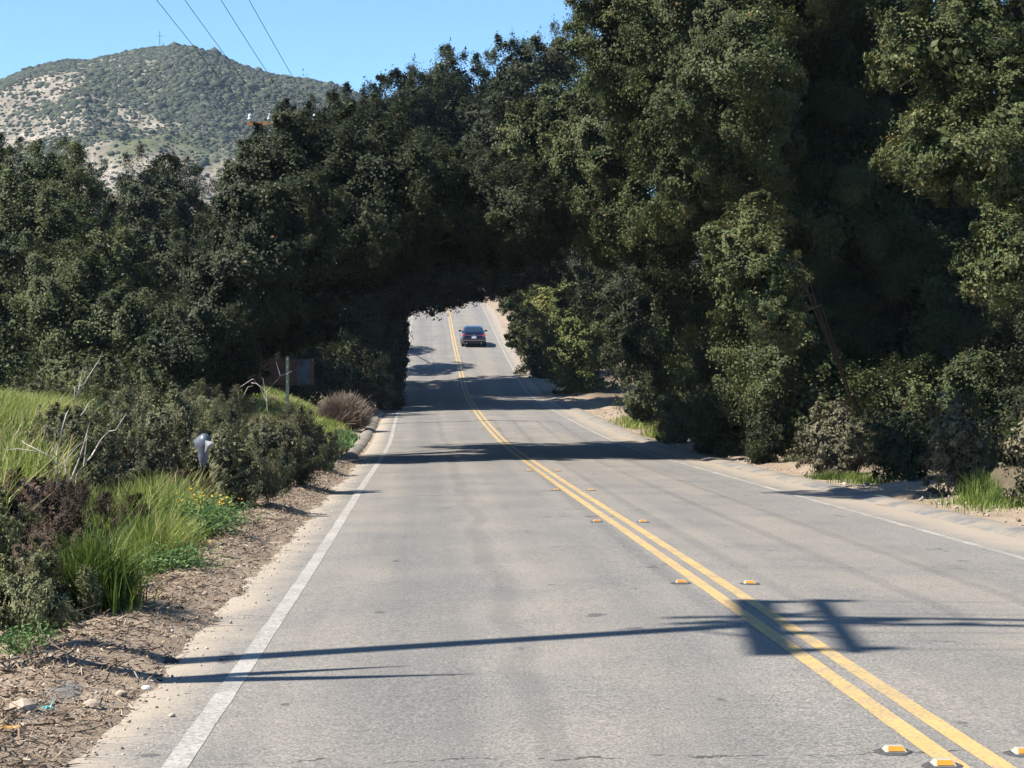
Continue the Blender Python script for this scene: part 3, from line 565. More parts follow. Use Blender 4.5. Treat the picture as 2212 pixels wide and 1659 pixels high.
scrub('low brown weed patch between the two grass streaks', -5.3, 18.3, .35, .32, 29, .35, .024, DRY, 5, 1.4, .8)
scrub('scrub behind the pale stalks on the bank crest', -7.6, 27.5, .9, 0.40, 30, .5)
scrub('feathery scrub on the crest under the far left oaks', -8.9, 30.5, .9, 0.43, 31, .45)
def twiggy(label, t, D, rx, h, n, m, seed, name='dry_bush', cat='bush', w=.012):
    b = G(t, D); o = empty(name, b, label, cat, LG); g = np.random.default_rng(seed)
    d = nrmz(np.stack([g.normal(size=n) * .8, g.normal(size=n) * .8, np.abs(g.normal(size=n)) + .25], 1)); ln = g.uniform(.55, 1, n)[:, None]
    p0 = b + d * ln * np.array([rx, rx, h]) * .35 + g.normal(size=(n, 3)) * .05; p1 = b + d * ln * np.array([rx, rx, h]) + g.normal(size=(n, 3)) * .12
    V, Fq = ribbon(p0, p1, np.full(n, w)); quads('twigs', V, Fq, m, o, tint=np.clip(g.normal(.45, .22, len(Fq)), 0, 1))
    mb = MB()
    for k in range(9):
        a = k * .7; mb.tube([b - [0, 0, .05], b + [math.cos(a) * rx * .25, math.sin(a) * rx * .25, h * .45]], [.02, .008], 5, False)
    mb.build('stems', BARK, o); return o
twiggy('purple brown leafless bush on the grass mound beside the arch', -5.15, 65, 1.15, 1.2, 12000, DRYP, 5, w=.017)

# ------------------------------------------------------------------ grass and weeds
def blades(name, t, y, h, w, m, label, tint=.45, kind='stuff', lean=.35, parent=None, cat='grass'):
    n = len(t); x = xc(y) + t; b = np.stack([x, y, gh(t, y) - .02], 1); a = rng.uniform(0, 6.28, n); dx = np.stack([np.cos(a), np.sin(a), np.zeros(n)], 1)
    fa = a + 1.57 + rng.normal(0, .5, n); sdv = np.stack([np.cos(fa), np.sin(fa), np.zeros(n)], 1) * (w / 2)[:, None]
    ln = np.abs(rng.normal(lean, lean * .9, n))[:, None] * h[:, None]; up = np.array([0, 0, 1.0])
    m1 = b + dx * ln * .25 + up * h[:, None] * .5; m2 = b + dx * ln + up * h[:, None] * (1 - .25 * lean)
    V = np.stack([b - sdv, b + sdv, m1 + sdv * .85, m1 - sdv * .85, m2 + sdv * .15, m2 - sdv * .15], 1).reshape(-1, 3)
    k = (np.arange(n) * 6)[:, None]; Fq = np.stack([k + np.array([[0, 1, 2, 3]]), k + np.array([[3, 2, 4, 5]])], 1).reshape(-1, 4)
    o = quads(name, V, Fq, m, parent, tint=np.repeat(np.clip(rng.normal(tint, .22, n) + .95 * (fbm(t * 1.3, y * .7, 3, 91) - .5), 0, 1), 2)); TOTAL[0] += 2 * n
    return tag(o, label, cat, None, kind) if parent is None else o
def scatter(n, t0, t1, y0, y1, f):
    t = rng.uniform(t0, t1, n); y = rng.uniform(y0, y1, n); k = rng.random(n) < f(t, y); return t[k], y[k]
t_, y_ = scatter(420000, -14, -4.7, 8, 46, lambda t, y: np.clip((fbm(t * .55, y * .35, 3, 70) - .40) * 4, 0, 1) * sst(4.7, 5.5, -t) * np.clip(30 / y, .4, 1)  * ((xc(y) + t) > -CX / F * y - 4.5))
hh = rng.uniform(.12, .38, len(t_)) * (.7 + .8 * fbm(t_ * .5, y_ * .3, 2, 71)); blades('bank_grass', t_, y_, hh, rng.uniform(.006, .013, len(t_)), GRASS, 'mixed green and dry grass growing over the left bank', .6)
t_, y_ = scatter(150000, -9.6, -5.9, 17, 33, lambda t, y: sst(6.2, 6.9, -t - .02 * (y - 20)) * ((xc(y) + t) > -CX / F * y - 1.0) * (xc(y) + t < -.235 * y) * np.clip((fbm(t * .8, y * .5, 3, 72) - .3) * 4, 0, 1))
blades('tall_grass', t_, y_, rng.uniform(.45, 1.0, len(t_)), rng.uniform(.009, .02, len(t_)), GRASS, 'tall bright green grass at the left edge of the bank', .56, lean=.3)
t_, y_ = scatter(90000, -10.5, -4.4, 52, 78, lambda t, y: np.clip((fbm(t * .9, y * .6, 3, 75) - .22) * 4, 0, 1) * sst(4.75, 5.6, -t) * sst(53.5, 57, y + .9 * (t + 5)))
blades('mound_grass', t_, y_, rng.uniform(.12, .34, len(t_)), rng.uniform(.012, .03, len(t_)), GRASS, 'short fresh grass covering the mound below the rusty sign', .55)
def clump(label, t, D, r, h, n, tint=.42, m=GRASS, ry=None, w=(.007, .013), group='grass clumps along the road edges', name='grass_clump', lean=.35):
    q = rng.normal(size=(n, 2)) * [r * .5, (ry or r) * .5]; tt = t + q[:, 0]; yy = D + q[:, 1]; b = G(t, D); o = empty(name, b, label, 'grass', group)
    blades('blades', tt, yy, rng.uniform(.45, 1, n) * h * np.clip(1.15 - .4 * (q[:, 0] / r) ** 2, .4, 1.2), rng.uniform(*w, n), m, None, tint, None, lean, o); return o
clump('lush green grass clump nearest the camera on the left', -4.72, 13.1, .30, .62, 1500, .38)
clump('tall grass clump between the dry bush and the bare kerb pieces', -4.85, 16.6, .30, .6, 1200, .48)
clump('long bright streak of grass running up the bank beside the bag', -5.35, 20.3, .42, .75, 3200, .47, ry=2.6)
clump('grass tuft over the kerb just below the near scrub', -4.9, 18.4, .3, .45, 900, .5)
clump('small tuft of grass at the foot of the stalks', -5.15, 15.5, .22, .5, 700, .4)
clump('grass tuft on the right verge at the kerb bend', 5.35, 61.5, .5, .6, 900, .42, ry=1.6, w=(.015, .03))
clump('pale grass patch on the right sand beyond the kerb bend', 5.5, 70, .6, .4, 1200, .5, ry=3, w=(.02, .03))
clump('green grass tuft in front of the pale tan bush', 5.35, 35.5, .5, .24, 700, .25)
clump('tall green grass in the shade right of the tan bush', 6.0, 28.2, .35, .45, 350, .2)
clump('low spreading grass patch at the lower right edge of the verge', 5.75, 26.4, .8, .2, 1900, .5, ry=1.3)
clump('shadowed grass at the edge of the black hollow', 5.6, 33.6, .6, .22, 600, .2)
clump('green weeds beside the sandy gap on the left', -4.75, 52.5, .4, .3, 700, .3, WEED, ry=1.6, w=(.02, .04))
clump('green weeds in the shadow at the left end of the tree shadow', -4.7, 45.5, .35, .35, 700, .3, WEED, ry=1.5, w=(.02, .035))
clump('leafy weeds at the foot of the grass mound by the kerb', -4.95, 58.5, .5, .35, 800, .35, WEED, ry=2.2, w=(.02, .04))
def weed(label, t, D, r, h, n, flowers=0, ls=.05, name='broadleaf_weed', tint=.5):
    b = G(t, D); o = empty(name, b, label, 'plant', 'leafy weeds by the road edges'); k = rng.normal(size=(n, 3)) * [r * .5, r * .5, h * .28] + b + [0, 0, h * .5]; k[:, 2] = np.maximum(k[:, 2], b[2] + .01)
    q = leaf_faces(k, nrmz(rng.normal(size=(n, 3)) * .6 + [0, -.2, .7]), rng.normal(size=(n, 3)) + [0, 0, .4], rng.uniform(.7, 1.4, n) * ls, rng.uniform(.25, .45, n) * ls)
    quads('leaves', q.reshape(-1, 3), np.arange(n * 4).reshape(-1, 4), WEED, o, tint=np.clip(rng.normal(tint, .2, n), 0, 1))
    m_ = n // 6; p0 = b + rng.normal(size=(m_, 3)) * [r * .15, r * .15, 0]; j = rng.integers(0, n, m_); V, Fq = ribbon(p0, k[j], np.full(m_, .008)); quads('stems', V, Fq, WEED, o, tint=np.full(len(Fq), .35))
    if flowers:
        p = b + rng.normal(size=(flowers, 3)) * [r * .5, r * .5, h * .12] + [0, 0, h * .98]
        ff = [leaf_faces(p + rng.normal(size=p.shape) * .004, nrmz(rng.normal(size=p.shape) * .5 + [0, -.5, .8]), rng.normal(size=p.shape), np.full(flowers, .024), np.full(flowers, .022)) for _ in range(2)]
        Q = np.concatenate(ff); quads('flowers', Q.reshape(-1, 3), np.arange(len(Q) * 4).reshape(-1, 4), FLOWER, o, tint=rng.random(len(Q)))
    return o
weed('leafy weed covered in small yellow flowers beside the scrub', -4.72, 19.6, .42, .42, 1500, 42)
weed('yellow flowered weed at the foot of the nearest scrub bush', -4.75, 21.4, .38, .36, 1000, 24)
weed('low blue green weed in front of the yellow flowers', -4.55, 16.2, .32, .22, 900, 2, .045, tint=.6)
weed('small dusty weed at the bottom left in front of the grass clump', -4.85, 11.6, .25, .18, 600, 0, .035, tint=.55)
weed('weed with two orange flowers among the dead leaves', -4.75, 14.6, .2, .16, 350, 2, .04)
weed('small weed on the sandy strip inside the right kerb bend', 5.15, 58.5, .35, .2, 300, 0, .09, tint=.3)

# ------------------------------------------------------------------ litter on the shoulder
n = 17000; t_ = -4.4 + rng.normal(0, .34, n); y_ = 6 + rng.random(n) ** 1.6 * 38; k = (t_ < -3.78 - .12 * rng.random(n)); t_, y_ = t_[k], y_[k]; n = len(t_)
p = np.stack([xc(y_) + t_, y_, gh(t_, y_) + .012], 1); a = rng.uniform(0, 6.28, n); ln = rng.lognormal(-2.85, .6, n); dv = np.stack([np.cos(a), np.sin(a), rng.normal(.05, .22, n)], 1) * ln[:, None]
V, Fq = ribbon(p, p + dv, rng.uniform(.003, .013, n), .25)
LIT = leafmat('leaf_litter', [(0, (.06, .042, .03)), (.4, (.19, .135, .095)), (.75, (.36, .28, .20)), (1, (.52, .43, .33))], trans=0, rough=.85)
tag(quads('twig_litter', V, Fq, LIT, tint=np.clip(np.repeat(rng.normal(.45, .25, n), 2)[:len(Fq)], 0, 1)), 'dry twigs and bark scattered over the left dirt shoulder', 'litter', kind='stuff')
n = 4500; t_ = -4.5 + rng.normal(0, .4, n); y_ = 6 + rng.random(n) ** 1.5 * 40; k = t_ < -3.85; t_, y_ = t_[k], y_[k]; n = len(t_); p = np.stack([xc(y_) + t_, y_, gh(t_, y_) + .014], 1)
q = leaf_faces(p, nrmz(rng.normal(size=p.shape) * .6 + [0, 0, 1]), rng.normal(size=p.shape), rng.uniform(.015, .042, n), rng.uniform(.01, .022, n))
tag(quads('dead_leaf_litter', q.reshape(-1, 3), np.arange(n * 4).reshape(-1, 4), LIT, tint=np.clip(rng.normal(.4, .22, n), 0, 1)), 'curled dead leaves lying on the left dirt shoulder', 'litter', kind='stuff')
def stones(name, t, y, s, m, label):
    n = len(t); base = nrmz(np.array([[0, 0, 1], [.9, 0, .3], [.25, .85, .35], [-.75, .5, .3], [-.7, -.55, .3], [.3, -.85, .35], [0, 0, -.6]], float)); fc = np.array([[0, 1, 2], [0, 2, 3], [0, 3, 4], [0, 4, 5], [0, 5, 1], [6, 2, 1], [6, 3, 2], [6, 4, 3], [6, 5, 4], [6, 1, 5]])
    B = base[None] * s[:, None, None] * rng.uniform(.65, 1.35, (n, 7, 1)) * rng.uniform(.7, 1.2, (n, 1, 3)); p = np.stack([xc(y) + t, y, np.maximum(gh(t, y), np.where(np.abs(t) < 4.1, zr(y) + crown(t), -99)) + s * .3], 1)
    tag(quads(name, (B + p[:, None]).reshape(-1, 3), (fc[None] + (np.arange(n) * 7)[:, None, None]).reshape(-1, 3), m, tint=np.repeat(np.clip(rng.normal(.5, .25, n), 0, 1), 10)), label, 'pebbles', kind='stuff')
PEB = leafmat('pebbles', [(0, (.14, .11, .09)), (.5, (.36, .29, .225)), (1, (.55, .48, .40))], trans=0, rough=.9)
n = 5200; t_ = np.where(rng.random(n) < .8, -4.15 + rng.normal(0, .33, n), -3.9 + rng.normal(0, .15, n)); k = t_ < -3.62; t_ = t_[k]; y_ = 6 + rng.random(len(t_)) ** 1.4 * 40
stones('gravel', t_, y_, rng.lognormal(-5.1, .45, len(t_)), PEB, 'small tan stones strewn along the left pavement edge')
n = 1500; t_ = 5.0 + np.abs(rng.normal(0, .5, n)); stones('verge_gravel', t_, rng.uniform(22, 120, n), rng.lognormal(-4.0, .4, n), PEB, 'scattered stones on the sandy right verge behind the kerb')
def rock(label, px, py, s, m, seed, name='rock', cat='rock', sq=(1, 1, .7)):
    D = F * 1.66 / (py - 829.5 - 16.5 * 0); 
    for _ in range(6): x = (px - CX) * D / F; D = F * (CAMZ - max(Gx(x, D), 0 if False else -9)) / (py - CY)
    g = np.random.default_rng(seed); import bmesh
    bm = bmesh.new(); bmesh.ops.create_icosphere(bm, subdivisions=2, radius=1); z = Gx(x, D)
    kk = g.normal(size=(5, 3)); 
    for v in bm.verts:
        c = np.array(v.co); q = 1 + .16 * np.sin(c @ kk.T * 2).sum() * .5; q = min(q, 1.05); v.co = Vector((c[0] * sq[0] * q * s, c[1] * sq[1] * q * s, max(-.25, c[2]) * sq[2] * q * s))
    me = bpy.data.meshes.new(name); bm.to_mesh(me); bm.free(); me.materials.append(m); o = bpy.data.objects.new(name, me); COL.objects.link(o); o.location = (x, D, z + .15 * s); o.rotation_euler.z = g.uniform(0, 6)
    return tag(o, label, cat, 'loose stones on the left shoulder' if name == 'rock' else None)
rock('black lump where the long pole shadow meets the pavement', 373, 1434, .05, ROCKD, 1)
rock('angular tan rock at the bottom left among the dead leaves', 48, 1535, .07, ROCKM, 2)
rock('tan stone lying alone on the dusty edge near the white line', 298, 1572, .045, ROCKM, 3)
rock('grey brown stone just right of the turquoise scrap', 198, 1527, .05, ROCKM, 4)
rock('tan stone in the litter under the lower pole shadow', 262, 1502, .035, ROCKM, 5)
rock('small dark pebble on the dusty edge beyond the pole shadow', 433, 1427, .022, ROCKD, 6)
rock('white round pebble in the litter beside the lower pole shadow', 318, 1488, .03, plain('white_stone', (.7, .66, .6)), 7)
rock('grey stone at the litter edge above the black lump', 433, 1373, .03, ROCKM, 8)
def scrap(label, px, py, w, h, c, name, seed):
    D = F * 1.62 / (py - CY)
    for _ in range(6): x = (px - CX) * D / F; D = F * (CAMZ - max(Gx(x, D), float(zr(D)) - .1)) / (py - CY)
    g = np.random.default_rng(seed); mb = MB(); z = Gx(x, D); vs = []; fs = []; k = 5
    for i in range(k):
        for j in range(k): vs.append((x + (i / (k - 1) - .5) * w, D + (j / (k - 1) - .5) * w, z + .015 + abs(g.normal(0, .35)) * h))
    for i in range(k - 1):
        for j in range(k - 1): fs.append((i * k + j, i * k + k + j, i * k + k + j + 1, i * k + j + 1))
    mb.add(vs, fs); return tag(mb.build(name, plain(name + '_mat', c, .5, .4, var=.2, scale=30)), label, 'litter')
scrap('turquoise plastic scrap in the leaf litter at bottom left', 101, 1537, .06, .06, (.10, .27, .24), 'plastic_scrap', 1)
scrap('crumpled orange wrapper at the bottom left edge', 20, 1580, .07, .025, (.42, .22, .05), 'wrapper', 2)
scrap('flat dull red strip in the dirt beside the near grass clump', 250, 1304, .12, .01, (.28, .06, .06), 'plastic_strip', 3)
scrap('dark red scrap near the kerb piece below the yellow flowers', 476, 1112 + 0, .07, .03, (.30, .07, .10), 'plastic_scrap', 4)
scrap('tiny blue litter in the shade at the foot of the right oaks', 1617, 984, .16, .12, (.03, .10, .40), 'litter_scrap', 5)

# ------------------------------------------------------------------ dead stalk plants, bag, stake
def stalks(label, lines, D, name, r, sx, ox, oy, seed, m=None):
    g = random.Random(seed); x0, y0 = ox + lines[0][0][0] * sx, oy + lines[0][0][1] * sx; b = P(x0, y0, D); b[2] = Gx(b[0], D)
    o = empty(name, b, label, 'dead plant', 'dead stalks on the left bank'); 
    for i, l in enumerate(lines):
        mb = MB(); pts = [P(ox + u * sx, oy + v * sx, D + g.uniform(-.12, .12) * (j > 0)) for j, (u, v) in enumerate(l)]
        if i in (0, 1): pts[0] = np.array([pts[0][0], pts[0][1], Gx(pts[0][0], pts[0][1]) - .05])
        k = len(pts); mb.tube(pts, [r * (1 - .65 * j / (k - 1)) * (1 if i < 3 else .75) for j in range(k)], 6, False); mb.build('stalk', m or STALK, o, True)
    return o
STALK = plain('bleached_stalk', (.45, .39, .34), .8, .2, var=.3, scale=8)
stalks('tall bleached dead stalks branching above the tall grass at left', [
    [(750, 1650), (735, 1350), (740, 1180), (790, 950), (860, 700), (960, 520), (1200, 130), (1290, 0), (1330, -120)], [(890, 1650), (1000, 1480), (1180, 1250), (1310, 1030), (1410, 925)],
    [(900, 1600), (1010, 1330), (1090, 1080), (1165, 800)], [(745, 1380), (660, 1260), (480, 1160), (320, 1080), (280, 1040)], [(480, 1190), (230, 1150), (100, 1165)], [(885, 1640), (840, 1330), (820, 1200)],
    [(760, 1500), (830, 1330), (1000, 1120), (1140, 1020)], [(1410, 925), (1500, 910), (1640, 690)], [(1085, 1380), (1130, 970)], [(735, 1250), (650, 1200), (750, 1080)], [(1050, 720), (1110, 640), (1220, 380)], [(975, 340), (960, 520)], [(1020, 390), (1080, 90)]],
    19.0, 'dead_stalk_plant', .0098, .16665, 0, 777.7, 1)
stalks('bare white twiggy stems standing in front of the rusty sign', [
    [(620, 1250), (600, 900), (590, 620), (780, 410), (940, 340)], [(640, 1240), (600, 1000), (430, 910), (200, 790)], [(590, 750), (500, 560), (410, 450)], [(780, 400), (720, 210)], [(410, 450), (380, 455), (150, 610)], [(180, 560), (240, 930)], [(380, 500), (450, 510), (560, 600)], [(240, 740), (330, 560), (400, 540)], [(570, 640), (540, 430)]],
    40.5, 'dead_stalk_plant', .0115, .1562, 483.8, 748.8, 2)
stalks('pale fallen stick poking out of the last scrub bush toward the road', [[(1450, 1500), (1200, 1470), (1330, 1450), (1480, 1437)], [(1340, 1450), (1400, 1480)]], 40.0, 'dead_stick', .012, .1562, 483.8, 748.8, 3)
def bag():
    c = P(437, 968, 23.4); b = c.copy(); b[2] = Gx(c[0], c[1]); o = empty('plastic_bag', b, 'grey plastic bag snagged upright in the left scrub', 'bag')
    prof = [(-.02, .03, 1.0), (-.05, .06, .8), (-.02, .085, .55), (.0, .08, .3), (.02, .03, .12)]
    pts = [(.02, .35), (.065, .29), (.085, .22), (.075, .13), (.05, .05), (.05, -.05), (.035, -.14), (.02, -.2)]
    mb = MB(); n = 12; vs = []; fs = []; g = random.Random(3)
    for i, (r, z) in enumerate(pts[::-1]):
        for k in range(n):
            a = 2 * math.pi * k / n; q = r * (1 + .35 * math.sin(3 * a + i) * g.uniform(.4, 1)); vs.append((c[0] + math.cos(a) * q * 1.15 + .02 * i / 7, c[1] + math.sin(a) * q * .8, c[2] - .08 + z * .75))
    for i in range(len(pts) - 1):
        for k in range(n): fs.append((i * n + k, i * n + (k + 1) % n, (i + 1) * n + (k + 1) % n, (i + 1) * n + k))
    mb.add(vs, fs + [tuple(range(len(vs) - n, len(vs)))]); mb.build('bag_film', plain('grey_film', (.11, .12, .145), .35, .5, var=.3, scale=20), o, True)
    f = MB().add([(c[0] + .05, c[1] - .08, c[2] + .1), (c[0] + .15, c[1] - .1, c[2] + .08), (c[0] + .13, c[1] - .07, c[2] - .0), (c[0] + .04, c[1] - .06, c[2] - .06), (c[0] + .09, c[1] - .12, c[2] + .03)], [(0, 1, 4), (1, 2, 4), (2, 3, 4), (3, 0, 4)])
    f.build('torn_flap', plain('pale_film', (.24, .25, .27), .3, .5, var=.2), o)
    MB().tube([b + [0, 0, -.05], c + [0, 0, .1]], [.012, .008], 6).build('stick', BARK, o)
bag()
c = P(505, 880, 41); b = np.array([c[0], c[1], Gx(c[0], c[1])]); o = empty('marker_stake', b, 'short bluish stake among the scrub left of the dead stems', 'stake')
MB().box((c[0], c[1], (b[2] + c[2] + .2) / 2), (.06, .05, c[2] + .2 - b[2])).build('stake_post', plain('blue_white_paint', (.16, .21, .27), .6, .3, var=.3), o, bevel=.01); MB().box((c[0], c[1], c[2] + .22), (.075, .065, .05), 0, .6).build('stake_cap', PORC, o)

# ------------------------------------------------------------------ poles, wires, signs
def insul(mb, p, s=1.0):
    mb.lathe(p, [(.02 * s, 0), (.02 * s, .05 * s), (.075 * s, .06 * s), (.085 * s, .11 * s), (.05 * s, .15 * s), (.065 * s, .17 * s), (.06 * s, .22 * s), (.03 * s, .27 * s)], 10)
def upole(name, x, y, H, label, arms, group, r=.15, zb=None):
    z0 = Gx(x, y) if zb is None else zb; o = empty(name, (x, y, z0), label, 'utility pole', group)
    MB().tube([(x, y, z0 - .5), (x, y, z0 + H)], [r, r * .72], 12).build('pole_shaft', POLEW, o, True)
    for (h, ln, axis, offs, dz) in arms:
        dx, dy = axis; mb = MB(); nrm = (-dy, dx); ang = math.atan2(dy, dx)
        for sgn in offs: mb.box((x + nrm[0] * sgn, y + nrm[1] * sgn, z0 + h), (ln, .095, .125), ang)
        a = mb.build('crossarm', ARMW, o)
        br = MB()
        for sg in (-1, 1): br.tube([(x + nrm[0] * offs[0], y + nrm[1] * offs[0], z0 + h - .75), (x + nrm[0] * offs[0] + dx * ln * .28 * sg, y + nrm[1] * offs[0] + dy * ln * .28 * sg, z0 + h - .05)], .022, 6)
        br.build('brace', GALV, o)
        for u in dz:
            mb = MB(); insul(mb, (x + dx * ln / 2 * u + nrm[0] * offs[0], y + dy * ln / 2 * u + nrm[1] * offs[0], z0 + h + .063), 1.15); mb.build('insulator', PORC, a, True)
    return o, z0
pf, zf = upole('utility_pole', float(P(611, 0, 70)[0]), 70.0, 11.9 - Gx(float(P(611, 0, 70)[0]), 70.0), 'brown wooden pole rising through the oak with an orange crossarm', [(11.32 - Gx(float(P(611, 0, 70)[0]), 70.0), 2.62, (1, 0), (-.17,), (-.92, -.36, .36, .92))], 'roadside utility poles')
NX, NY = -7.29, 9.56; NZ = Gx(NX, NY); NH = 11.85
pn, zn = upole('utility_pole', NX, NY, NH, 'near wooden pole out of frame whose shadow crosses the road', [(11.55, 2.7, (1, .0), (-.17, .17), (-.92, -.36, .36, .92)), (10.6, 3.0, (.08, .9968), (-.075, .075), (-.9, -.35, .35, .9)), (11.05, 3.0, (.08, .9968), (-.16,), (-.9, .9))], 'roadside utility poles', r=.16)
def wire(label, p0, p1, sag, r=.009, group='overhead wires'):
    n = 28; u = np.linspace(0, 1, n)[:, None]; p = np.array(p0) * (1 - u) + np.array(p1) * u; p[:, 2] -= (4 * sag * u * (1 - u))[:, 0]
    return tag(MB().tube(list(p), r, 5, False).build('overhead_wire', WIRE), label, 'wire', group)
fx = float(P(611, 0, 70)[0]); wl_ = ['leftmost overhead wire running up across the hill', 'second overhead wire from the left above the hill peak', 'third overhead wire, right of the hill peak', 'rightmost overhead wire, meeting the arm by the oak']
for i, u in enumerate((-.92, -.36, .36, .92)):
    wire(wl_[i], (fx + 1.31 * u, 70 - .17, 11.32 + .063 + .31), (NX + 1.35 * u, NY - .2, zn + 11.55 + .37), .36)
for i, (h, u) in enumerate(((10.6, -.9), (10.6, -.35), (10.6, .35), (10.6, .9))):
    dy = 1.5 * u * .998; wire(['nearest', 'second nearest', 'third nearest', 'farthest'][i] + ' overhead wire crossing the road, its thin shadow on the right lane', (NX + .1 * u, NY + dy, zn + h + .4), (62, NY + dy + 6, zn + h + 1), 1.0)
# short leaning stub beside the near pole (only its shadow shows)
bz_ = Gx(-4.2, 10.55); o = empty('leaning_stub', (-4.2, 10.55, bz_), 'leaning dead trunk out of frame that throws the forked shadow', 'dead trunk'); b = np.array(o.location)
MB().tube([b - [0, 0, .3], b + [0, -.3, 1.3], b + [0, -.7, 2.8], b + [.0, -1.0, 3.9], b + [0, -1.22, 4.9]], [.13, .12, .10, .06, .01], 8).build('trunk', BARK, o, True); MB().tube([b + [0, -.6, 2.5], b + [0, -.62, 3.3], b + [0, -.72, 4.4]], [.08, .07, .01], 7).build('limb', BARK, o, True)
# rusty sign on the pole
def sign_mat():
    m, N, L, b = mat('rusty_sheet', .45, .4); c = N.new('ShaderNodeTexCoord').outputs['Object']; sx = N.new('ShaderNodeSeparateXYZ'); L.new(c, sx.inputs[0])
    n = noise(N, L, 3.2, 5, c, .65); rust = ramp(N, [(.35, (.06, .024, .013)), (.6, (.125, .05, .027)), (.75, (.2, .10, .065))]); L.new(n.outputs[0], rust.inputs[0])
    n2 = noise(N, L, 2.2, 3, c); steel = ramp(N, [(.35, (.03, .04, .05)), (.65, (.085, .105, .125))]); L.new(n2.outputs[0], steel.inputs[0])
    f = mrange(N, L, mth(N, L, 'ADD', sx.outputs[0], mth(N, L, 'MULTIPLY', mth(N, L, 'SUBTRACT', n.outputs[0], .5), .5)), .34, .52)
    ed = mrange(N, L, mth(N, L, 'ADD', sx.outputs[0], mth(N, L, 'MULTIPLY', n.outputs[0], .2)), .98, 1.04, 1, 0); lo = mrange(N, L, mth(N, L, 'ADD', sx.outputs[2], mth(N, L, 'MULTIPLY', n.outputs[0], .2)), -.38, -.30)
    L.new(mix(N, L, rust.outputs[0], steel.outputs[0], mth(N, L, 'MULTIPLY', mth(N, L, 'MULTIPLY', f, ed), lo)), b.inputs['Base Color']); b.inputs['Metallic'].default_value = .25
    return m
sx0 = P(555, 775, 69.6); sx1 = P(677, 832, 69.6); c = (sx0 + sx1) / 2; c[1] = 69.78
o = empty('rusty_sign', (c[0], c[1], c[2]), 'rusty sheet metal sign fixed to the pole above the grass mound', 'sign')
w_, h_ = sx1[0] - sx0[0], sx0[2] - sx1[2]
MB().box((c[0], c[1], c[2]), (w_, .02, h_)).build('sign_panel', sign_mat(), o)
MB().box((c[0], c[1] + .035, c[2] + h_ * .32), (w_ * .96, .05, .06)).box((c[0], c[1] + .035, c[2] - h_ * .32), (w_ * .96, .05, .06)).build('batten', POLEW, o)
b = np.array([float(P(621, 0, 50)[0]), 50.0, 0]); b[2] = Gx(b[0], 50); o = empty('metal_post', b, 'thin green grey metal post standing before the grass mound', 'post'); zt = P(0, 770, 50)[2]
MB().box((b[0], 50, (b[2] + zt) / 2), (.085, .015, zt - b[2])).box((b[0] - .036, 50.025, (b[2] + zt) / 2), (.013, .035, zt - b[2])).box((b[0] + .036, 50.025, (b[2] + zt) / 2), (.013, .035, zt - b[2])).build('channel_post', GALV, o)
for k in range(4): MB().box((b[0], 49.985, zt - .08 - .2 * k), (.02, .012, .02)).build('bolt', PORC, o)
# two poles on the hill top
for (px_, py_, h, lb) in ((345, 103, 11.5, 'tall distant utility pole on the hill top'), (352.5, 102, 6.0, 'short distant utility pole right of the tall one on the hill top')):
    D = 872; x = (px_ - CX) / F * D; top = float(np.interp(px_, HPX, HTOP)); o = empty('distant_pole', (x, D, top - 1), lb, 'utility pole', 'poles on the hill top')
    MB().tube([(x, D, top - 3), (x, D, top + h)], .14, 6).build('pole_shaft', WIRE, o); MB().box((x, D, top + h - 2.2), (3.2, .15, .16)).build('crossarm', WIRE, o)

# ------------------------------------------------------------------ reflective markers
def marker(t, y, label):
    x = float(xc(y)) + t; z = float(zr(y) + crown(t)) + .005; o = empty('road_reflector', (x, y, z), label, 'reflector', 'raised reflectors beside the yellow lines')
    mb = MB(); n = 14; g = random.Random(int(y * 100 + t * 10)); vs = []
    for k in range(n):
        a = 2 * math.pi * k / n; q = g.uniform(.9, 1.15); vs.append((x + .088 * q * math.cos(a), y + .088 * q * math.sin(a), z))
    for k in range(n):
        a = 2 * math.pi * k / n; vs.append((x + .072 * math.cos(a), y + .072 * math.sin(a), z + .008))
    mb.add(vs, [(k, (k + 1) % n, n + (k + 1) % n, n + k) for k in range(n)] + [tuple(range(n, 2 * n))]); mb.build('adhesive_pad', BITUM, o)
    a, b_, h = .05, .05, .03
    MB().add([(x - a, y - b_, z + .006), (x + a, y - b_, z + .006), (x + a, y + b_, z + .006), (x - a, y + b_, z + .006), (x - a * .72, y - b_ * .35, z + h), (x + a * .72, y - b_ * .35, z + h), (x + a * .72, y + b_ * .35, z + h), (x - a * .72, y + b_ * .35, z + h)],
             [(4, 5, 6, 7), (0, 1, 5, 4), (1, 2, 6, 5), (2, 3, 7, 6), (3, 0, 4, 7)]).build('body', CREAM, o, bevel=.004)
    e = .0035; f0 = np.array((x, y - b_, z + .006)); f1 = np.array((x, y - b_ * .35, z + h)); nv = np.array((0, -(h - .006), b_ * .65)); nv = nv / np.linalg.norm(nv) * np.array([1, 1, 1]); nv = np.array((0, -abs(nv[1]), abs(nv[2]))) * e
    pa, pb = f0 * .85 + f1 * .15 + nv, f0 * .12 + f1 * .88 + nv
    MB().add([(x - a * .74, pa[1], pa[2]), (x + a * .74, pa[1], pa[2]), (x + a * .62, pb[1], pb[2]), (x - a * .62, pb[1], pb[2])], [(0, 1, 2, 3)]).build('lens', AMBER, o)
    return o
ys = [8.25, 15.55, 22.9, 30.2, 37.5, 44.8, 52.1, 59.4, 66.7, 74, 81.3, 88.6, 95.9, 103.2, 110.5, 117.8, 125.1, 132.4, 139.7, 147]
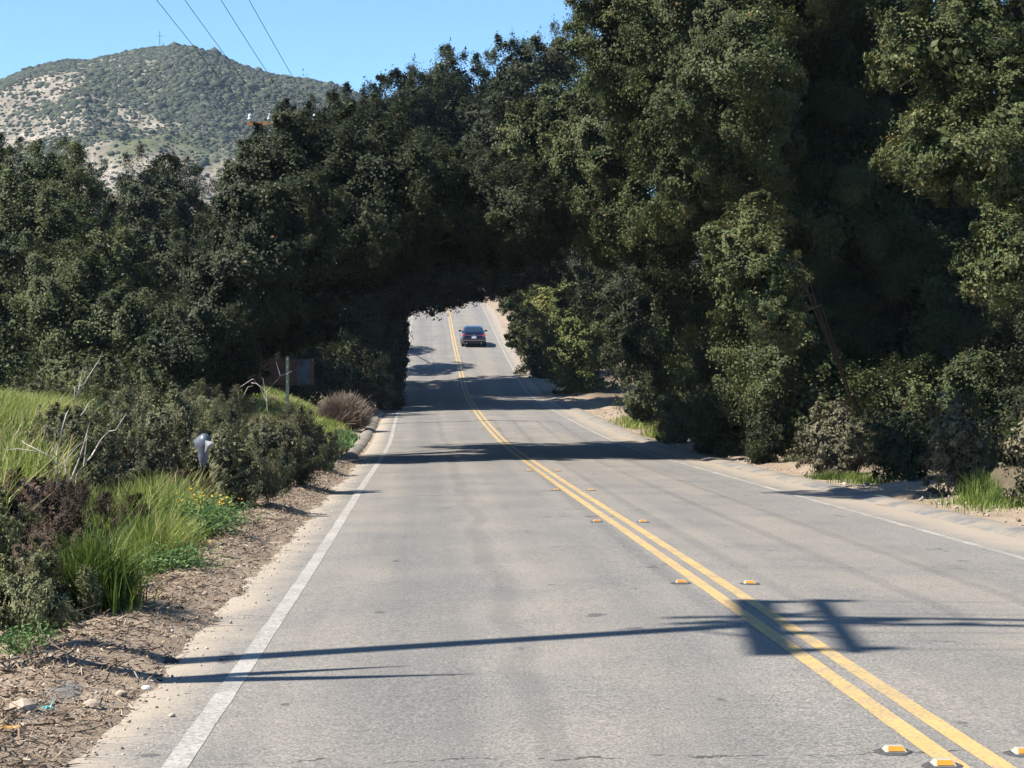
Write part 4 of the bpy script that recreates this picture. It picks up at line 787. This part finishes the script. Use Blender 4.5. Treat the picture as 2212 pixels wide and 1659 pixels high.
near = {0: 'at the bottom edge of the picture', 1: 'just beyond the pole shadow', 2: 'in the nearer pair past the pole shadow', 3: 'in the second pair past the pole shadow', 4: 'just before the first tree shadow', 5: 'in the first tree shadow', 6: 'just past the first tree shadow', 7: 'in the sun past the first tree shadow'}
for i, y in enumerate(ys):
    for s_, sn in ((-.27, 'left'), (.29, 'right')):
        lb = f'amber reflector {sn} of the yellow lines {near[i]}' if i in near else (f'small far reflector {sn} of the yellow lines before the wide shadow' if i < 11 else f'tiny far reflector {sn} of the yellow lines in or beyond the wide shadow')
        marker(s_ + (.02 if i % 2 else -.01), y - (.0 if s_ > 0 else -.05), lb)
marker(-.15, 7.98, 'pale worn reflector touching the left yellow line at the bottom edge')

# ------------------------------------------------------------------ the car
def car():
    y0 = 143.0; t0 = 1.42; x0 = float(xc(y0)) + t0; z0 = float(zr(y0) + crown(t0)) + .005
    root = empty('parked_car' if False else 'sedan_car', (x0, y0, z0), 'dark blue sedan driving away up the road through the tree arch', 'car')
    PAINT, N, L, b = mat('dark_blue_paint', .28, .5); b.inputs['Base Color'].default_value = (.004, .007, .034, 1); b.inputs['Coat Weight'].default_value = 1; b.inputs['Coat Roughness'].default_value = .05
    GLASS, N, L, b = mat('tinted_glass', .06, .6); b.inputs['Base Color'].default_value = (.012, .022, .034, 1)
    TYRE = plain('tyre_rubber', (.02, .02, .02), .85, .2); RIM = plain('alloy_rim', (.45, .46, .48), .3, .5, .8); RED, N, L, b = mat('red_tail_lens', .15, .6); b.inputs['Base Color'].default_value = (.45, .015, .02, 1)
    BLK = plain('black_trim', (.015, .015, .016), .6, .3); PLATE = plain('white_plate', (.75, .76, .78), .4, .4, var=.04); CHR = plain('chrome_trim', (.6, .6, .62), .15, .6, .9)
    def loft(secs, prof):
        mb = MB(); vs = []; fs = []; k = len(prof)
        for (y, w, zb, zt) in secs:
            for (u, v) in prof: vs.append((u * w, y, zb + (zt - zb) * v))
        for i in range(len(secs) - 1):
            for j in range(k): fs.append((i * k + j, i * k + (j + 1) % k, (i + 1) * k + (j + 1) % k, (i + 1) * k + j))
        fs += [tuple(range(k))[::-1], tuple(range(len(vs) - k, len(vs)))]; return mb.add(vs, fs)
    prof = [(-.82, 0), (.82, 0), (.96, .12), (1, .4), (.97, .7), (.9, .92), (.78, 1), (-.78, 1), (-.9, .92), (-.97, .7), (-1, .4), (-.96, .12)]
    body = loft([(-2.40, .70, .42, .84), (-2.36, .82, .34, .95), (-2.22, .90, .26, 1.03), (-1.85, .925, .2, 1.06), (-1.2, .93, .19, 1.03), (0, .93, .19, 1.0), (1.1, .93, .19, .98), (1.7, .915, .2, .90), (2.1, .88, .22, .80), (2.32, .78, .28, .70), (2.4, .62, .34, .6)], prof)
    # greenhouse
    gp = [(-1.86, .80, .98), (-1.60, .79, 1.14), (-1.15, .70, 1.37), (-.75, .64, 1.46), (-.2, .63, 1.475), (.25, .635, 1.44), (.75, .70, 1.25), (1.25, .79, .97)]
    vs = []; fs = []
    for (y, w, z) in gp: vs += [(-.86, y if False else y, .95), (-w, y, z - .05), (-w * .82, y, z), (w * .82, y, z), (w, y, z - .05), (.86, y, .95)]
    for i in range(len(gp) - 1):
        for j in range(5): fs.append((i * 6 + j, i * 6 + j + 1, (i + 1) * 6 + j + 1, (i + 1) * 6 + j))
    body.add(vs, fs); body.box((0, -2.23, 1.055), (1.5, .16, .03))
    def put(mb, name, m, parent=root, smooth=False, bevel=0):
        me = bpy.data.meshes.new(name); me.from_pydata(mb.v, [], mb.f); me.update(); me.materials.append(m)
        if smooth:
            for p_ in me.polygons: p_.use_smooth = True
        o = bpy.data.objects.new(name, me); COL.objects.link(o); o.parent = parent
        if bevel: q = o.modifiers.new('bevel', 'BEVEL'); q.width = bevel; q.segments = 2
        return o
    bo = put(body, 'body', PAINT, smooth=True)
    es = bo.modifiers.new('edge', 'EDGE_SPLIT'); es.split_angle = R(38)
    put(MB().add([(-.63, -1.66, 1.135), (.63, -1.66, 1.135), (.55, -1.15, 1.385), (.47, -.86, 1.455), (-.47, -.86, 1.455), (-.55, -1.15, 1.385)], [(0, 1, 2, 5), (5, 2, 3, 4)]), 'rear_window', GLASS)
    put(MB().add([(-.62, .8, 1.255), (.62, .8, 1.255), (.68, 1.2, 1.02), (-.68, 1.2, 1.02)], [(3, 2, 1, 0)]), 'windshield', GLASS)
    for s in (-1, 1):
        put(MB().add([(s * .868, -1.45, 1.0), (s * .868, 1.0, 1.0), (s * .725, .6, 1.27), (s * .648, .15, 1.385), (s * .648, -.75, 1.40), (s * .74, -1.2, 1.28)], [(0, 1, 2, 3, 4, 5)]), 'side_window', GLASS)
        put(MB().box((s * .645, -2.30, .90), (.42, .16, .12), s * -.22).box((s * .83, -2.15, .90), (.12, .3, .1), s * -.12), 'tail_light', RED, bevel=.03)
        mi = put(MB().box((s * 1.0, .72, 1.02), (.2, .12, .14)), 'side_mirror', BLK, bevel=.03); put(MB().box((s * .91, .73, .985), (.12, .06, .04)), 'mirror_stalk', BLK, mi)
        for yy in (-1.42, 1.42):
            mb = MB(); mb.tube([(s * .70, yy, .32), (s * .935, yy, .32)], .325, 18); w = put(mb, 'wheel', TYRE); put(MB().tube([(s * .93, yy, .32), (s * .942, yy, .32)], .215, 14), 'rim', RIM, w)
    bu = put(MB().box((0, -2.36, .42), (1.62, .14, .2), 0, .96), 'rear_bumper', BLK, bevel=.04); put(MB().box((0, -2.437, .53), (1.5, .01, .025)), 'bumper_strip', CHR, bu)
    for s in (-1, 1): put(MB().tube([(s * .55, -2.4, .33), (s * .55, -2.47, .33)], .04, 10), 'exhaust_tip', CHR)
    put(MB().box((0, -2.415, .765), (.34, .012, .17)), 'licence_plate', PLATE); put(MB().box((0, -2.40, .875), (.40, .03, .05)), 'trunk_recess', BLK)
    put(MB().tube([(0, -2.37, .955), (0, -2.40, .955)], .055, 14), 'badge', CHR); put(MB().box((0, -2.40, .915), (1.0, .012, .016)), 'trunk_trim', CHR)
    put(MB().box((0, -.7, 1.12), (.5, .05, .3)), 'seat_back', plain('grey_seat', (.2, .2, .2)))
    root.rotation_euler = (math.atan(float(zr(y0 + 1.4) - zr(y0 - 1.4)) / 2.8), 0, math.atan(-float(xc(y0 + 2) - xc(y0 - 2)) / 4))
car()
print('LEAVES', TOTAL[0])

# ------------------------------------------------------------------ the faintly blue air in front of the hill
def haze():
    m = bpy.data.materials.new('thin_air'); m.use_nodes = True; N = m.node_tree.nodes; L = m.node_tree.links; N.remove(N['Principled BSDF'])
    v = N.new('ShaderNodeVolumePrincipled'); v.inputs['Density'].default_value = .0001; v.inputs['Color'].default_value = (.62, .76, 1, 1); v.inputs['Anisotropy'].default_value = .1
    L.new(v.outputs[0], N['Material Output'].inputs['Volume'])
    tag(MB().box((0, 700, 122), (3400, 2440, 270)).build('haze', m), 'thin blue haze in front of the far hill', 'haze', kind='stuff')
haze()

# one overall albedo trim: the photograph is exposed for bright dusty surfaces
ALB = .78
for m in bpy.data.materials:
    if not m.use_nodes: continue
    N, L = m.node_tree.nodes, m.node_tree.links
    for b in list(N):
        if b.type not in ('BSDF_PRINCIPLED', 'BSDF_TRANSLUCENT'): continue
        i = b.inputs[0]
        if i.is_linked:
            k = N.new('ShaderNodeMix'); k.data_type = 'RGBA'; k.blend_type = 'MULTIPLY'; k.inputs[0].default_value = 1; k.inputs[7].default_value = (ALB, ALB, ALB, 1)
            L.new(i.links[0].from_socket, k.inputs[6]); L.new(k.outputs[2], i)
